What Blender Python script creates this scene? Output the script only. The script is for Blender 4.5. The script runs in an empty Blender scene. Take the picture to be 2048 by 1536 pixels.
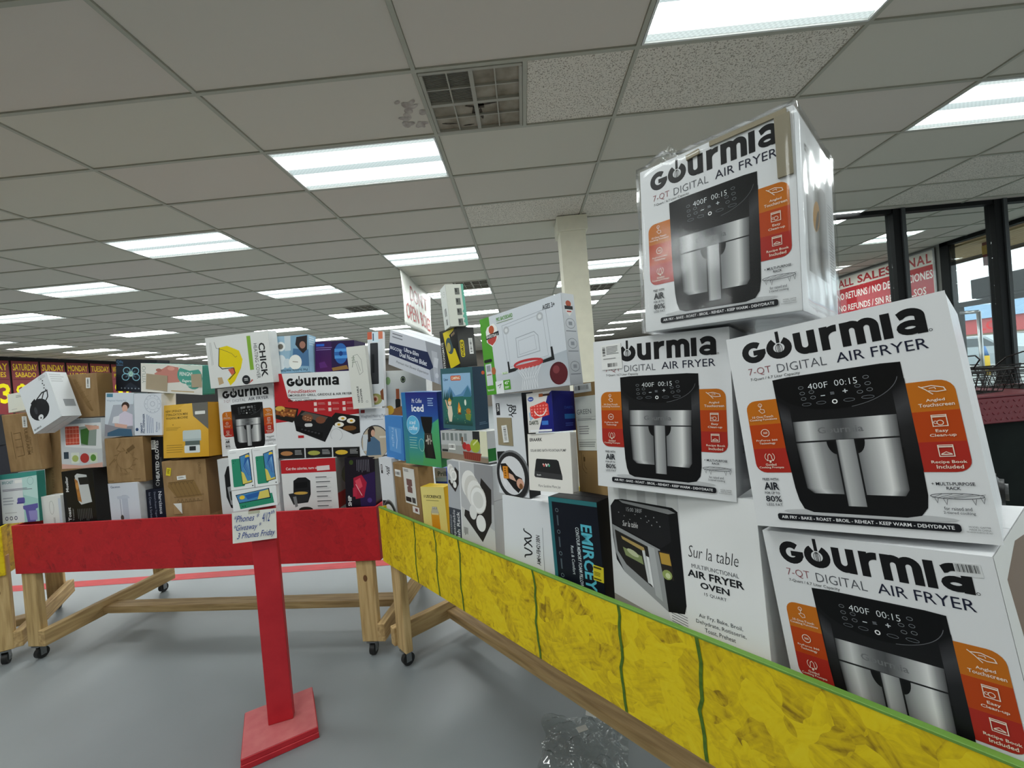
import bpy, bmesh, math, random
from mathutils import Matrix, Vector, noise
R_ = math.radians
random.seed(7)
scene = bpy.context.scene
COL = scene.collection

# ------------------------------------------------------------------ camera
cam_d = bpy.data.cameras.new('camera')
cam_d.sensor_width = 36.0
cam_d.lens = 36.0 * 851.0 / 2048.0
cam_d.clip_start = 0.02
cam_d.clip_end = 300
cam = bpy.data.objects.new('camera', cam_d)
COL.objects.link(cam)
scene.camera = cam
_p, _y, _r = R_(-0.594), R_(-1.646), R_(-4.874)
_f = Vector((math.sin(_y) * math.cos(_p), math.cos(_y) * math.cos(_p), math.sin(_p)))
_rt = Vector((math.cos(_y), -math.sin(_y), 0))
_up = _rt.cross(_f)
_r2 = _rt * math.cos(_r) + _up * math.sin(_r)
_u2 = -_rt * math.sin(_r) + _up * math.cos(_r)
CAM = Vector((0, 0, 1.33))
cam.matrix_world = Matrix(((_r2.x, _u2.x, -_f.x, CAM.x), (_r2.y, _u2.y, -_f.y, CAM.y), (_r2.z, _u2.z, -_f.z, CAM.z), (0, 0, 0, 1)))

# ------------------------------------------------------------------ sky and exposure
world = bpy.data.worlds.new('overcast_sky')
scene.world = world
world.use_nodes = True
_bg = world.node_tree.nodes['Background']
_bg.inputs[0].default_value = (0.86, 0.94, 1.0, 1)
_bg.inputs[1].default_value = 2.2
vs = scene.view_settings
vs.view_transform = 'Standard'
vs.look = 'None'
vs.exposure = 0.13
vs.gamma = 1.0
vs.use_curve_mapping = False
LAMP = 15.5           # radiance of the fluorescent tubes' lens

# ------------------------------------------------------------------ helpers
CEIL = 3.054
def lin(c):
    if isinstance(c, str):
        c = c.lstrip('#')
        if len(c) == 3:
            c = ''.join(k * 2 for k in c)
        c = [int(c[i:i + 2], 16) / 255 for i in (0, 2, 4)]
    return tuple((x / 12.92 if x <= 0.04045 else ((x + 0.055) / 1.055) ** 2.4) for x in c[:3]) + (1.0,)

def thing(name, label=None, cat=None, loc=(0, 0, 0), rz=0.0, group=None, mw=None):
    o = bpy.data.objects.new(name, None)
    o.empty_display_size = 0.05
    COL.objects.link(o)
    if mw is not None:
        o.matrix_world = mw
    else:
        o.location = loc
        o.rotation_euler = (0, 0, rz)
    return tag(o, label, cat, group)

def tag(o, label=None, cat=None, group=None, kind=None):
    if label: o['label'] = label
    if cat: o['category'] = cat
    if group: o['group'] = group
    if kind: o['kind'] = kind
    return o

def mobj(name, me, mat=None, parent=None, loc=None):
    o = bpy.data.objects.new(name, me)
    COL.objects.link(o)
    if mat is not None and not me.materials:
        me.materials.append(mat)
    if parent is not None:
        o.parent = parent
    if loc is not None:
        o.location = loc
    return o

def bobj(name, bm, mat, parent=None, smooth=False, loc=None):
    me = bpy.data.meshes.new(name)
    if smooth:
        for f in bm.faces: f.smooth = True
    bm.to_mesh(me); bm.free()
    return mobj(name, me, mat, parent, loc)

def box(bm, x0, x1, y0, y1, z0, z1, bev=0.0, seg=1, mat=None):
    r = bmesh.ops.create_cube(bm, size=1.0)
    vs_ = r['verts']
    for v in vs_:
        v.co = Vector(((x0 + x1) / 2 + v.co.x * (x1 - x0), (y0 + y1) / 2 + v.co.y * (y1 - y0), (z0 + z1) / 2 + v.co.z * (z1 - z0)))
    if bev > 0:
        es = list({e for v in vs_ for e in v.link_edges})
        r2 = bmesh.ops.bevel(bm, geom=es, offset=bev, segments=seg, affect='EDGES', profile=0.5)
        vs_ = r2['verts']
    if mat is not None:
        vs_ = [mat @ v.co and v or v for v in vs_] if False else vs_
        bmesh.ops.transform(bm, matrix=mat, verts=list(set(vs_)))
    return vs_

def boxo(name, x0, x1, y0, y1, z0, z1, mat, parent=None, bev=0.002):
    bm = bmesh.new()
    box(bm, x0, x1, y0, y1, z0, z1, bev)
    return bobj(name, bm, mat, parent)

def cyl(bm, p0, p1, r0, r1=None, n=16, caps=True):
    p0, p1 = Vector(p0), Vector(p1)
    r1 = r0 if r1 is None else r1
    d = p1 - p0
    r = bmesh.ops.create_cone(bm, cap_ends=caps, cap_tris=False, segments=n, radius1=r0, radius2=r1, depth=d.length)
    q = d.to_track_quat('Z', 'Y').to_matrix().to_4x4()
    q.translation = (p0 + p1) / 2
    bmesh.ops.transform(bm, matrix=q, verts=r['verts'])
    return r['verts']

def tube(bm, pts, rad, n=8):
    for a, b in zip(pts, pts[1:]):
        cyl(bm, a, b, rad, n=n)

# ------------------------------------------------------------------ materials
MATS = {}
def newmat(name, col=(0.8, 0.8, 0.8, 1), rough=0.5, metal=0.0, spec=0.5):
    m = bpy.data.materials.new(name)
    m.use_nodes = True
    nt = m.node_tree
    b = nt.nodes['Principled BSDF']
    b.inputs['Base Color'].default_value = col if not isinstance(col, str) else lin(col)
    b.inputs['Roughness'].default_value = rough
    b.inputs['Metallic'].default_value = metal
    b.inputs['Specular IOR Level'].default_value = spec
    return m, nt, b

def N(nt, t, **kw):
    n = nt.nodes.new(t)
    for k, v in kw.items():
        if k.startswith('i_'):
            n.inputs[k[2:].replace('_', ' ')].default_value = v
        else:
            setattr(n, k, v)
    return n

def coords(nt, scale=(1, 1, 1), rot=(0, 0, 0)):
    tc = N(nt, 'ShaderNodeTexCoord')
    mp = N(nt, 'ShaderNodeMapping')
    mp.inputs['Scale'].default_value = scale
    mp.inputs['Rotation'].default_value = rot
    nt.links.new(tc.outputs['Object'], mp.inputs['Vector'])
    return mp.outputs['Vector'], tc

def ramp(nt, src, stops):
    r = N(nt, 'ShaderNodeValToRGB')
    els = r.color_ramp.elements
    while len(els) < len(stops): els.new(0.5)
    for e, (p, c) in zip(els, stops):
        e.position = p; e.color = c if not isinstance(c, str) else lin(c)
    nt.links.new(src, r.inputs['Fac'])
    return r.outputs['Color']

def bump(nt, b, src, strength=0.2, dist=0.002):
    bp = N(nt, 'ShaderNodeBump')
    bp.inputs['Strength'].default_value = strength
    bp.inputs['Distance'].default_value = dist
    nt.links.new(src, bp.inputs['Height'])
    nt.links.new(bp.outputs['Normal'], b.inputs['Normal'])

def noise_mat(name, c1, c2, scale=(8, 8, 8), rough=0.6, detail=4.0, bmp=0.1, bdist=0.002, metal=0.0, spec=0.4, lo=0.3, hi=0.7, rnd=0.0):
    if name in MATS: return MATS[name]
    m, nt, b = newmat(name, rough=rough, metal=metal, spec=spec)
    v, tc = coords(nt, scale)
    n = N(nt, 'ShaderNodeTexNoise')
    n.inputs['Scale'].default_value = 1.0
    n.inputs['Detail'].default_value = detail
    nt.links.new(v, n.inputs['Vector'])
    c = ramp(nt, n.outputs['Fac'], [(lo, c1), (hi, c2)])
    if rnd > 0:
        oi = N(nt, 'ShaderNodeObjectInfo')
        hv = N(nt, 'ShaderNodeHueSaturation')
        mr = N(nt, 'ShaderNodeMapRange')
        mr.inputs['To Min'].default_value = 1 - rnd
        mr.inputs['To Max'].default_value = 1 + rnd
        nt.links.new(oi.outputs['Random'], mr.inputs['Value'])
        nt.links.new(mr.outputs['Result'], hv.inputs['Value'])
        nt.links.new(c, hv.inputs['Color'])
        c = hv.outputs['Color']
    nt.links.new(c, b.inputs['Base Color'])
    if bmp > 0: bump(nt, b, n.outputs['Fac'], bmp, bdist)
    MATS[name] = m
    return m

def plain(name, col, rough=0.5, metal=0.0, spec=0.5):
    """a colour with a faint procedural mottling"""
    if name in MATS: return MATS[name]
    c = lin(col) if isinstance(col, str) else col
    lo = tuple(x * 0.93 for x in c[:3]) + (1,)
    return noise_mat(name, lo, c, (11, 11, 11), rough, 3.0, 0.04, 0.001, metal, spec)

def osb_mat(name, stops, rough=0.55, sc=15.0):
    m, nt, b = newmat(name, rough=rough, spec=0.4)
    v, tc = coords(nt, (1, 1, 1))
    # warp so that flakes are not round
    vo = N(nt, 'ShaderNodeTexVoronoi'); vo.inputs['Scale'].default_value = sc
    nz = N(nt, 'ShaderNodeTexNoise'); nz.inputs['Scale'].default_value = 9.0; nz.inputs['Detail'].default_value = 2.0
    nt.links.new(v, nz.inputs['Vector'])
    mx = N(nt, 'ShaderNodeMix', data_type='RGBA'); mx.inputs['Factor'].default_value = 0.12
    nt.links.new(v, mx.inputs['A']); nt.links.new(nz.outputs['Color'], mx.inputs['B'])
    nt.links.new(mx.outputs['Result'], vo.inputs['Vector'])
    sp = N(nt, 'ShaderNodeSeparateColor'); nt.links.new(vo.outputs['Color'], sp.inputs['Color'])
    ma = N(nt, 'ShaderNodeMath', operation='MULTIPLY'); ma.inputs[1].default_value = 3.1
    nt.links.new(sp.outputs['Red'], ma.inputs[0])
    vr = N(nt, 'ShaderNodeVectorRotate', rotation_type='AXIS_ANGLE'); vr.inputs['Axis'].default_value = (0, 1, 0)
    nt.links.new(v, vr.inputs['Vector']); nt.links.new(ma.outputs[0], vr.inputs['Angle'])
    mp = N(nt, 'ShaderNodeMapping'); mp.inputs['Scale'].default_value = (9, 9, 95)
    nt.links.new(vr.outputs['Vector'], mp.inputs['Vector'])
    n2 = N(nt, 'ShaderNodeTexNoise'); n2.inputs['Scale'].default_value = 1.0; n2.inputs['Detail'].default_value = 4.0
    nt.links.new(mp.outputs['Vector'], n2.inputs['Vector'])
    n3 = N(nt, 'ShaderNodeTexNoise'); n3.inputs['Scale'].default_value = 38.0; n3.inputs['Detail'].default_value = 5.0; n3.inputs['Distortion'].default_value = 1.2
    nt.links.new(v, n3.inputs['Vector'])
    m1 = N(nt, 'ShaderNodeMath', operation='MULTIPLY_ADD'); m1.inputs[1].default_value = 0.45; m1.inputs[2].default_value = -0.02
    nt.links.new(n2.outputs['Fac'], m1.inputs[0])
    m2 = N(nt, 'ShaderNodeMath', operation='MULTIPLY_ADD'); m2.inputs[1].default_value = 0.22
    nt.links.new(sp.outputs['Green'], m2.inputs[0]); nt.links.new(m1.outputs[0], m2.inputs[2])
    a2 = N(nt, 'ShaderNodeMath', operation='MULTIPLY_ADD'); a2.inputs[1].default_value = 0.42
    nt.links.new(n3.outputs['Fac'], a2.inputs[0]); nt.links.new(m2.outputs[0], a2.inputs[2])
    c = ramp(nt, a2.outputs[0], stops)
    nt.links.new(c, b.inputs['Base Color'])
    bump(nt, b, a2.outputs[0], 0.35, 0.002)
    MATS[name] = m
    return m

def wood_mat(name, c1, c2, c3, axis='Z'):
    m, nt, b = newmat(name, rough=0.65, spec=0.3)
    sc = {'Z': (14, 14, 1.1), 'X': (1.1, 14, 14), 'Y': (14, 1.1, 14)}[axis]
    v, tc = coords(nt, sc)
    oi = N(nt, 'ShaderNodeObjectInfo')
    va = N(nt, 'ShaderNodeVectorMath', operation='ADD')
    cm = N(nt, 'ShaderNodeMath', operation='MULTIPLY'); cm.inputs[1].default_value = 37.0
    nt.links.new(oi.outputs['Random'], cm.inputs[0]); nt.links.new(cm.outputs[0], va.inputs[1]); nt.links.new(v, va.inputs[0])
    n1 = N(nt, 'ShaderNodeTexNoise'); n1.inputs['Scale'].default_value = 1.0; n1.inputs['Detail'].default_value = 1.5
    nt.links.new(va.outputs['Vector'], n1.inputs['Vector'])
    mul = N(nt, 'ShaderNodeMath', operation='MULTIPLY'); mul.inputs[1].default_value = 42.0
    nt.links.new(n1.outputs['Fac'], mul.inputs[0])
    sn = N(nt, 'ShaderNodeMath', operation='SINE'); nt.links.new(mul.outputs[0], sn.inputs[0])
    n2 = N(nt, 'ShaderNodeTexNoise'); n2.inputs['Scale'].default_value = 6.0; n2.inputs['Detail'].default_value = 5.0
    nt.links.new(va.outputs['Vector'], n2.inputs['Vector'])
    ad = N(nt, 'ShaderNodeMath', operation='MULTIPLY_ADD'); ad.inputs[1].default_value = 0.15
    nt.links.new(sn.outputs[0], ad.inputs[0]); nt.links.new(n2.outputs['Fac'], ad.inputs[2])
    c = ramp(nt, ad.outputs[0], [(0.22, c1), (0.5, c2), (0.8, c3)])
    nt.links.new(c, b.inputs['Base Color'])
    bump(nt, b, ad.outputs[0], 0.12, 0.001)
    MATS[name] = m
    return m

def film_mat(name, tint=(0.95, 0.97, 0.97, 1), fac=0.25, rough=0.12, extra=0.0):
    m = bpy.data.materials.new(name); m.use_nodes = True
    nt = m.node_tree; nt.nodes.clear()
    out = N(nt, 'ShaderNodeOutputMaterial')
    tr = N(nt, 'ShaderNodeBsdfTransparent'); tr.inputs['Color'].default_value = tint
    gl = N(nt, 'ShaderNodeBsdfGlossy'); gl.inputs['Roughness'].default_value = rough
    lw = N(nt, 'ShaderNodeLayerWeight'); lw.inputs['Blend'].default_value = 0.5
    pw = N(nt, 'ShaderNodeMath', operation='POWER'); pw.inputs[1].default_value = 5.0
    nt.links.new(lw.outputs['Facing'], pw.inputs[0])
    ad = N(nt, 'ShaderNodeMath', operation='MULTIPLY_ADD'); ad.inputs[1].default_value = 0.9; ad.inputs[2].default_value = 0.03 + extra
    nt.links.new(pw.outputs[0], ad.inputs[0])
    mx = N(nt, 'ShaderNodeMixShader')
    nt.links.new(ad.outputs[0], mx.inputs[0]); nt.links.new(tr.outputs[0], mx.inputs[1]); nt.links.new(gl.outputs[0], mx.inputs[2])
    nt.links.new(mx.outputs[0], out.inputs['Surface'])
    MATS[name] = m
    return m

# colour comes from the print's own ink, stored per corner
def print_mat(name, rough, spec):
    m, nt, b = newmat(name, rough=rough, spec=spec)
    at = N(nt, 'ShaderNodeAttribute'); at.attribute_name = 'ink'
    nt.links.new(at.outputs['Color'], b.inputs['Base Color'])
    MATS[name] = m
    return m
INK = print_mat('printed_ink', 0.45, 0.2)
INKG = print_mat('printed_ink_gloss', 0.28, 0.28)

WHITE = '#e3e4e6'
def carton_mat(col, rough=0.55):
    key = 'carton_' + col.strip('#') + ('g' if rough < 0.5 else '')
    if key in MATS: return MATS[key]
    c = lin(col)
    if col == 'brown':
        pass
    lo = tuple(x * 0.9 for x in c[:3]) + (1,)
    return noise_mat(key, lo, c, (23, 23, 23), rough, 5.0, 0.08, 0.0012, 0, 0.4)
BROWN = '#a5865f'
def kraft():
    if 'kraft' in MATS: return MATS['kraft']
    return noise_mat('kraft', lin('#866a48'), lin('#9b7e58'), (30, 30, 9), 0.8, 5.0, 0.12, 0.001, 0, 0.2, rnd=0.08)

# ------------------------------------------------------------------ lettering and flat print
GLY = {}
WEIGHTS = {0: 0.0, 1: 0.014, 2: 0.026, -1: -0.012}
def prepare_glyphs():
    chars = 'ABCDEFGHIJKLMNOPQRSTUVWXYZabcdefghijklmnopqrstuvwxyz0123456789.,:-+/%&*!$()\'"#@=_'
    made = []
    def mk(s, w):
        c = bpy.data.curves.new('g', 'FONT'); c.body = s; c.size = 1.0; c.resolution_u = 2; c.offset = WEIGHTS[w]
        c.fill_mode = 'FRONT'
        o = bpy.data.objects.new('g', c); COL.objects.link(o); made.append((o, c)); return o
    hh = mk('HH', 0); hs = mk('H H', 0)
    adv = {ch: mk('H' + ch + 'H', 0) for ch in chars}
    gl = {(ch, w): mk(ch, w) for ch in chars for w in WEIGHTS}
    dg = bpy.context.evaluated_depsgraph_get(); dg.update()
    def width(o):
        me = o.evaluated_get(dg).to_mesh()
        xs = [v.co.x for v in me.vertices]
        o.evaluated_get(dg).to_mesh_clear()
        return max(xs) - min(xs)
    w0 = width(hh)
    GLY['space'] = width(hs) - w0
    for ch in chars: GLY['adv' + ch] = width(adv[ch]) - w0
    for k, o in gl.items():
        e = o.evaluated_get(dg); me = e.to_mesh()
        GLY[k] = ([(v.co.x, v.co.y) for v in me.vertices], [tuple(p.vertices) for p in me.polygons])
        e.to_mesh_clear()
    for o, c in made:
        bpy.data.objects.remove(o); bpy.data.curves.remove(c)
prepare_glyphs()

class Art:
    """flat print on one face; coordinates 0..1 from the face's top-left corner, y downwards"""
    STEP = 0.00005
    TICK = 0.000003
    def __init__(s, W, H, base=0.0004):
        s.W, s.H, s.base = W, H, base
        s.v, s.f, s.c = [], [], []
        s.L = 0
        s.k = 0
    def up(s, n=1): s.L += n; return s
    def _z(s):
        s.k += 1; return s.L * s.STEP + s.k * s.TICK
    def _poly(s, pts, col):
        i0 = len(s.v); zz = s._z()
        for x, y in pts: s.v.append((x * s.W, y * s.H, zz))
        s.f.append(tuple(range(i0, i0 + len(pts))))
        if isinstance(col, list): s.c.append([lin(k) if not isinstance(k, tuple) else k for k in col])
        else: s.c.append([lin(col) if not isinstance(col, tuple) else col] * len(pts))
    def poly(s, pts, col): s._poly(pts, col); return s
    def rect(s, x0, y0, x1, y1, col, col2=None, col3=None):
        if col2 is None: s._poly([(x0, y0), (x1, y0), (x1, y1), (x0, y1)], col)
        else:   # vertical gradient
            s._poly([(x0, y0), (x1, y0), (x1, y1), (x0, y1)], [col, col, col2, col2])
        return s
    def hgrad(s, q, stops):
        """quad TL,TR,BR,BL; stops (t, colour) from left to right"""
        tl, tr, br, bl = q
        m = lambda a, b, t: (a[0] + (b[0] - a[0]) * t, a[1] + (b[1] - a[1]) * t)
        for (t0, c0), (t1, c1) in zip(stops, stops[1:]):
            s._poly([m(tl, tr, t0), m(tl, tr, t1), m(bl, br, t1), m(bl, br, t0)], [c0, c1, c1, c0])
        return s
    def vgrad(s, q, stops):
        tl, tr, br, bl = q
        m = lambda a, b, t: (a[0] + (b[0] - a[0]) * t, a[1] + (b[1] - a[1]) * t)
        for (t0, c0), (t1, c1) in zip(stops, stops[1:]):
            s._poly([m(tl, bl, t0), m(tr, br, t0), m(tr, br, t1), m(tl, bl, t1)], [c0, c0, c1, c1])
        return s
    def ell(s, cx, cy, rx, ry=None, col='#000', n=24, a0=0, a1=360, rot=0):
        if ry is None: ry = rx * s.W / s.H
        pts = []
        for k in range(n + (a1 - a0 < 360)):
            a = R_(a0 + (a1 - a0) * k / n)
            x, y = rx * math.cos(a) * s.W, -ry * math.sin(a) * s.H
            if rot:
                c, d = math.cos(R_(rot)), math.sin(R_(rot)); x, y = x * c + y * d, -x * d + y * c
            pts.append((cx + x / s.W, cy + y / s.H))
        s._poly(pts, col); return s
    def rrect(s, x0, y0, x1, y1, r, col, n=5):
        """r: radius as a fraction of the width; a tuple gives TL,TR,BR,BL"""
        rr = r if isinstance(r, tuple) else (r,) * 4
        pts = []
        for (cx, cy, sx, sy, a, q) in ((x0, y0, 1, 1, 180, rr[0]), (x1, y0, -1, 1, 90, rr[1]), (x1, y1, -1, -1, 0, rr[2]), (x0, y1, 1, -1, 270, rr[3])):
            ry = q * s.W / s.H
            if q <= 0: pts.append((cx, cy)); continue
            for k in range(n + 1):
                t = R_(a - 90 * k / n)
                pts.append((cx + sx * q + q * math.cos(t), cy + sy * ry - ry * math.sin(t)))
        s._poly(pts, col); return s
    def stroke(s, pts, w, col, closed=False, cap=False):
        """polyline of width w (fraction of the face width)"""
        P = []
        for x, y in pts:
            q = Vector((x * s.W, y * s.H))
            if not P or (q - P[-1]).length > 1e-6: P.append(q)
        if len(P) < 2: return s
        if closed: P = P + [P[0]]
        hw = w * s.W / 2
        n = len(P)
        Lp, Rp = [], []
        for i in range(n):
            if closed and i in (0, n - 1): d0, d1 = P[1] - P[0], P[-1] - P[-2]
            else: d0, d1 = (P[i + 1] - P[i] if i < n - 1 else P[i] - P[i - 1]), (P[i] - P[i - 1] if i > 0 else P[1] - P[0])
            d0, d1 = d0.normalized(), d1.normalized()
            t = d0 + d1
            t = t.normalized() if t.length > 1e-6 else d0
            nn = Vector((-t.y, t.x))
            k = max(0.35, abs(nn.dot(Vector((-d0.y, d0.x)))))
            Lp.append(P[i] + nn * hw / k); Rp.append(P[i] - nn * hw / k)
        for i in range(n - 1):
            s._poly([(q.x / s.W, q.y / s.H) for q in (Lp[i], Lp[i + 1], Rp[i + 1], Rp[i])], col)
        if cap:
            for q in (P[0], P[-1]): s.ell(q.x / s.W, q.y / s.H, hw / s.W, None, col, 10)
        return s
    def curve(s, pts, w, col, n=6):
        """smooth stroke through the points"""
        P = [pts[0]] + list(pts) + [pts[-1]]
        out = []
        for i in range(1, len(P) - 2):
            for k in range(n):
                t = k / n
                out.append(tuple(0.5 * (2 * P[i][c] + (P[i + 1][c] - P[i - 1][c]) * t + (2 * P[i - 1][c] - 5 * P[i][c] + 4 * P[i + 1][c] - P[i + 2][c]) * t * t + (3 * P[i][c] - P[i - 1][c] - 3 * P[i + 1][c] + P[i + 2][c]) * t ** 3) for c in (0, 1)))
        return s.stroke(out + [pts[-1]], w, col)
    def arc(s, cx, cy, r, a0, a1, w, col, n=16, ry=None):
        if ry is None: ry = r * s.W / s.H
        pts = [(cx + r * math.cos(R_(a0 + (a1 - a0) * k / n)), cy - ry * math.sin(R_(a0 + (a1 - a0) * k / n))) for k in range(n + 1)]
        return s.stroke(pts, w, col)
    def ring(s, cx, cy, r, w, col, n=20, ry=None):
        return s.arc(cx, cy, r, 0, 360, w, col, n, ry)
    def text(s, txt, x0, y0, x1, y1, col, b=0, rot=0, shear=0.0, track=0.0):
        """letters scaled to fill the rectangle; rot 90 reads upwards, -90 downwards"""
        vs_, fs = [], []
        cx = 0.0
        for ch in txt:
            if ch == ' ': cx += GLY['space'] + track; continue
            if (ch, b) not in GLY: continue
            gv, gf = GLY[(ch, b)]
            i0 = len(vs_)
            vs_ += [(x + cx + y * shear, y) for x, y in gv]
            fs += [tuple(k + i0 for k in f) for f in gf]
            cx += GLY['adv' + ch] + track
        if not vs_: return s
        xa, xb = min(v[0] for v in vs_), max(v[0] for v in vs_)
        ya, yb = min(v[1] for v in vs_), max(v[1] for v in vs_)
        c = lin(col) if not isinstance(col, tuple) else col
        j0 = len(s.v); zz = s._z()
        for x, y in vs_:
            u = (x - xa) / (xb - xa or 1); w = (yb - y) / (yb - ya or 1)
            if rot == 90: u, w = w, 1 - u
            elif rot == -90: u, w = 1 - w, u
            elif rot == 180: u, w = 1 - u, 1 - w
            s.v.append(((x0 + u * (x1 - x0)) * s.W, (y0 + w * (y1 - y0)) * s.H, zz))
        for f in fs:
            s.f.append(tuple(k + j0 for k in f)); s.c.append([c] * len(f))
        return s
    def bars(s, x0, y0, x1, y1, n, col, vert=False, fill=0.45, jit=0.25):
        """rows of print too small to read"""
        for k in range(n):
            e = random.random() * jit
            if vert:
                a = x0 + (x1 - x0) * k / n; s.rect(a, y0, a + (x1 - x0) / n * fill, y1 - (y1 - y0) * e, col)
            else:
                a = y0 + (y1 - y0) * k / n; s.rect(x0, a, x1 - (x1 - x0) * e, a + (y1 - y0) / n * fill, col)
        return s
    def barcode(s, x0, y0, x1, y1, n=16, col='#1a1a1a', vert=False):
        for k in range(n):
            w = random.choice((0.25, 0.4, 0.7)) / n
            if vert: a = y0 + (y1 - y0) * k / n; s.rect(x0, a, x1, a + (y1 - y0) * w, col)
            else: a = x0 + (x1 - x0) * k / n; s.rect(a, y0, a + (x1 - x0) * w, y1, col)
        return s
    def build(s, name, parent, org, ux, uy, mat=None, label=None):
        """org: the face's top-left corner in the parent's space; ux, uy: right and down"""
        if not s.f: return None
        org, ux, uy = Vector(org), Vector(ux), Vector(uy)
        nn = uy.cross(ux).normalized()          # out of the face
        me = bpy.data.meshes.new(name)
        me.from_pydata([org + ux * x + uy * y + nn * (s.base + l) for x, y, l in s.v], [], [f[::-1] for f in s.f])
        ca = me.color_attributes.new('ink', 'FLOAT_COLOR', 'CORNER')
        flat = []
        for cs in s.c:
            for c in cs[::-1]: flat.extend(c)
        ca.data.foreach_set('color', flat)
        o = mobj(name, me, mat or INK, parent)
        if label: o['label'] = label
        return o

# ------------------------------------------------------------------ the room
X0, X1, Y0, Y1 = -13.5, 7.45, -5.0, 23.0
GX = lambda i: -0.458 + 1.2192 * i
GY = lambda j: 2.329 + 0.6096 * j

def floor_mat():
    m, nt, b = newmat('painted_concrete', rough=0.3, spec=0.5)
    v, tc = coords(nt, (1, 1, 1))
    n1 = N(nt, 'ShaderNodeTexNoise'); n1.inputs['Scale'].default_value = 0.9; n1.inputs['Detail'].default_value = 5.0
    nt.links.new(v, n1.inputs['Vector'])
    n2 = N(nt, 'ShaderNodeTexNoise'); n2.inputs['Scale'].default_value = 60.0; n2.inputs['Detail'].default_value = 3.0
    nt.links.new(v, n2.inputs['Vector'])
    c = ramp(nt, n1.outputs['Fac'], [(0.3, lin('#777d80')), (0.7, lin('#878d90'))])
    nt.links.new(c, b.inputs['Base Color'])
    r = ramp(nt, n1.outputs['Fac'], [(0.3, (0.34, 0.34, 0.34, 1)), (0.75, (0.48, 0.48, 0.48, 1))])
    nt.links.new(r, b.inputs['Roughness'])
    bump(nt, b, n2.outputs['Fac'], 0.05, 0.001)
    MATS['floor'] = m
    return m
bm = bmesh.new(); box(bm, X0 - .3, X1 + .3, Y0 - .3, Y1 + .3, -0.2, 0.0)
floor = tag(bobj('floor', bm, floor_mat()), 'grey painted concrete shop floor', kind='structure')
RTAPE = noise_mat('red_floor_paint', lin('#a8262b'), lin('#bb3338'), (9, 40, 9), 0.6)
bm = bmesh.new(); 
q = [bm.verts.new(p) for p in ((-8.0, 3.25, .0012), (2.5, 3.165, .0012), (2.5, 3.275, .0012), (-8.0, 3.365, .0012))]; bm.faces.new(q)
tag(bobj('painted_line', bm, RTAPE, floor), 'red line painted across the grey floor')

# ceiling: deck, suspended tiles, tee grid
bm = bmesh.new(); box(bm, X0 - .3, X1 + .3, Y0 - .3, Y1 + .3, CEIL + 0.16, CEIL + 0.3)
ceiling = tag(bobj('ceiling', bm, plain('ceiling_deck', '#4a4844', 0.9)), 'suspended grey tile ceiling on a metal grid', kind='structure')

def tile_mat(name, c1, c2, spots):
    m, nt, b = newmat(name, rough=0.85, spec=0.15)
    v, tc = coords(nt, (1, 1, 1))
    oi = N(nt, 'ShaderNodeObjectInfo')
    mx = N(nt, 'ShaderNodeMix', data_type='RGBA')
    nt.links.new(oi.outputs['Random'], mx.inputs['Factor'])
    mx.inputs['A'].default_value = lin(c1); mx.inputs['B'].default_value = lin(c2)
    n2 = N(nt, 'ShaderNodeTexNoise'); n2.inputs['Scale'].default_value = 115.0 if spots else 180.0; n2.inputs['Detail'].default_value = 3.0
    geo = N(nt, 'ShaderNodeNewGeometry')
    nt.links.new(geo.outputs['Position'], n2.inputs['Vector'])
    if spots:
        cr = ramp(nt, n2.outputs['Fac'], [(0.38, (0.42, 0.40, 0.37, 1)), (0.46, (1, 1, 1, 1))])
        mu = N(nt, 'ShaderNodeMix', data_type='RGBA', blend_type='MULTIPLY'); mu.inputs['Factor'].default_value = 1.0
        nt.links.new(mx.outputs['Result'], mu.inputs['A']); nt.links.new(cr, mu.inputs['B'])
        nt.links.new(mu.outputs['Result'], b.inputs['Base Color'])
    else:
        nt.links.new(mx.outputs['Result'], b.inputs['Base Color'])
    bump(nt, b, n2.outputs['Fac'], 0.25 if spots else 0.06, 0.002)
    MATS[name] = m
    return m
TILE = tile_mat('vinyl_ceiling_tile', '#c8c5b7', '#cdc4ba', False)
SPECK = tile_mat('speckled_mineral_tile', '#d8d3c6', '#dbd4c8', True)
TEE = plain('painted_tee_bar', '#a8a697', 0.5)

LIGHTS = set()
for j in range(-7, 34, 4): LIGHTS.add((-1, j)); LIGHTS.add((-5, j)); LIGHTS.add((3, j))
for j in range(-5, 34, 4): LIGHTS.add((-3, j)); LIGHTS.add((-7, j))
for j in (-5, -1, 7, 9, 11, 13, 17, 21, 25, 29): LIGHTS.add((1, j))
for j in (-5, -1, 7, 11, 15): LIGHTS.add((5, j))
LIGHTS = {(i, j) for (i, j) in LIGHTS if GY(j) < Y1 - 1 and GY(j) > Y0 + .6}
FARL = [(-9.57, j) for j in range(4, 34, 2)]
VENTS = {(0.0, 0): 'near', (-2.5, 10): 'far', (-0.5, 8): 'far', (1.5, 10): 'far'}
SPECKLED = {(1, 0), (0, 3), (1, 3), (5, 1), (4, 3), (5, 3), (4, 4), (5, 4)}

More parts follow.
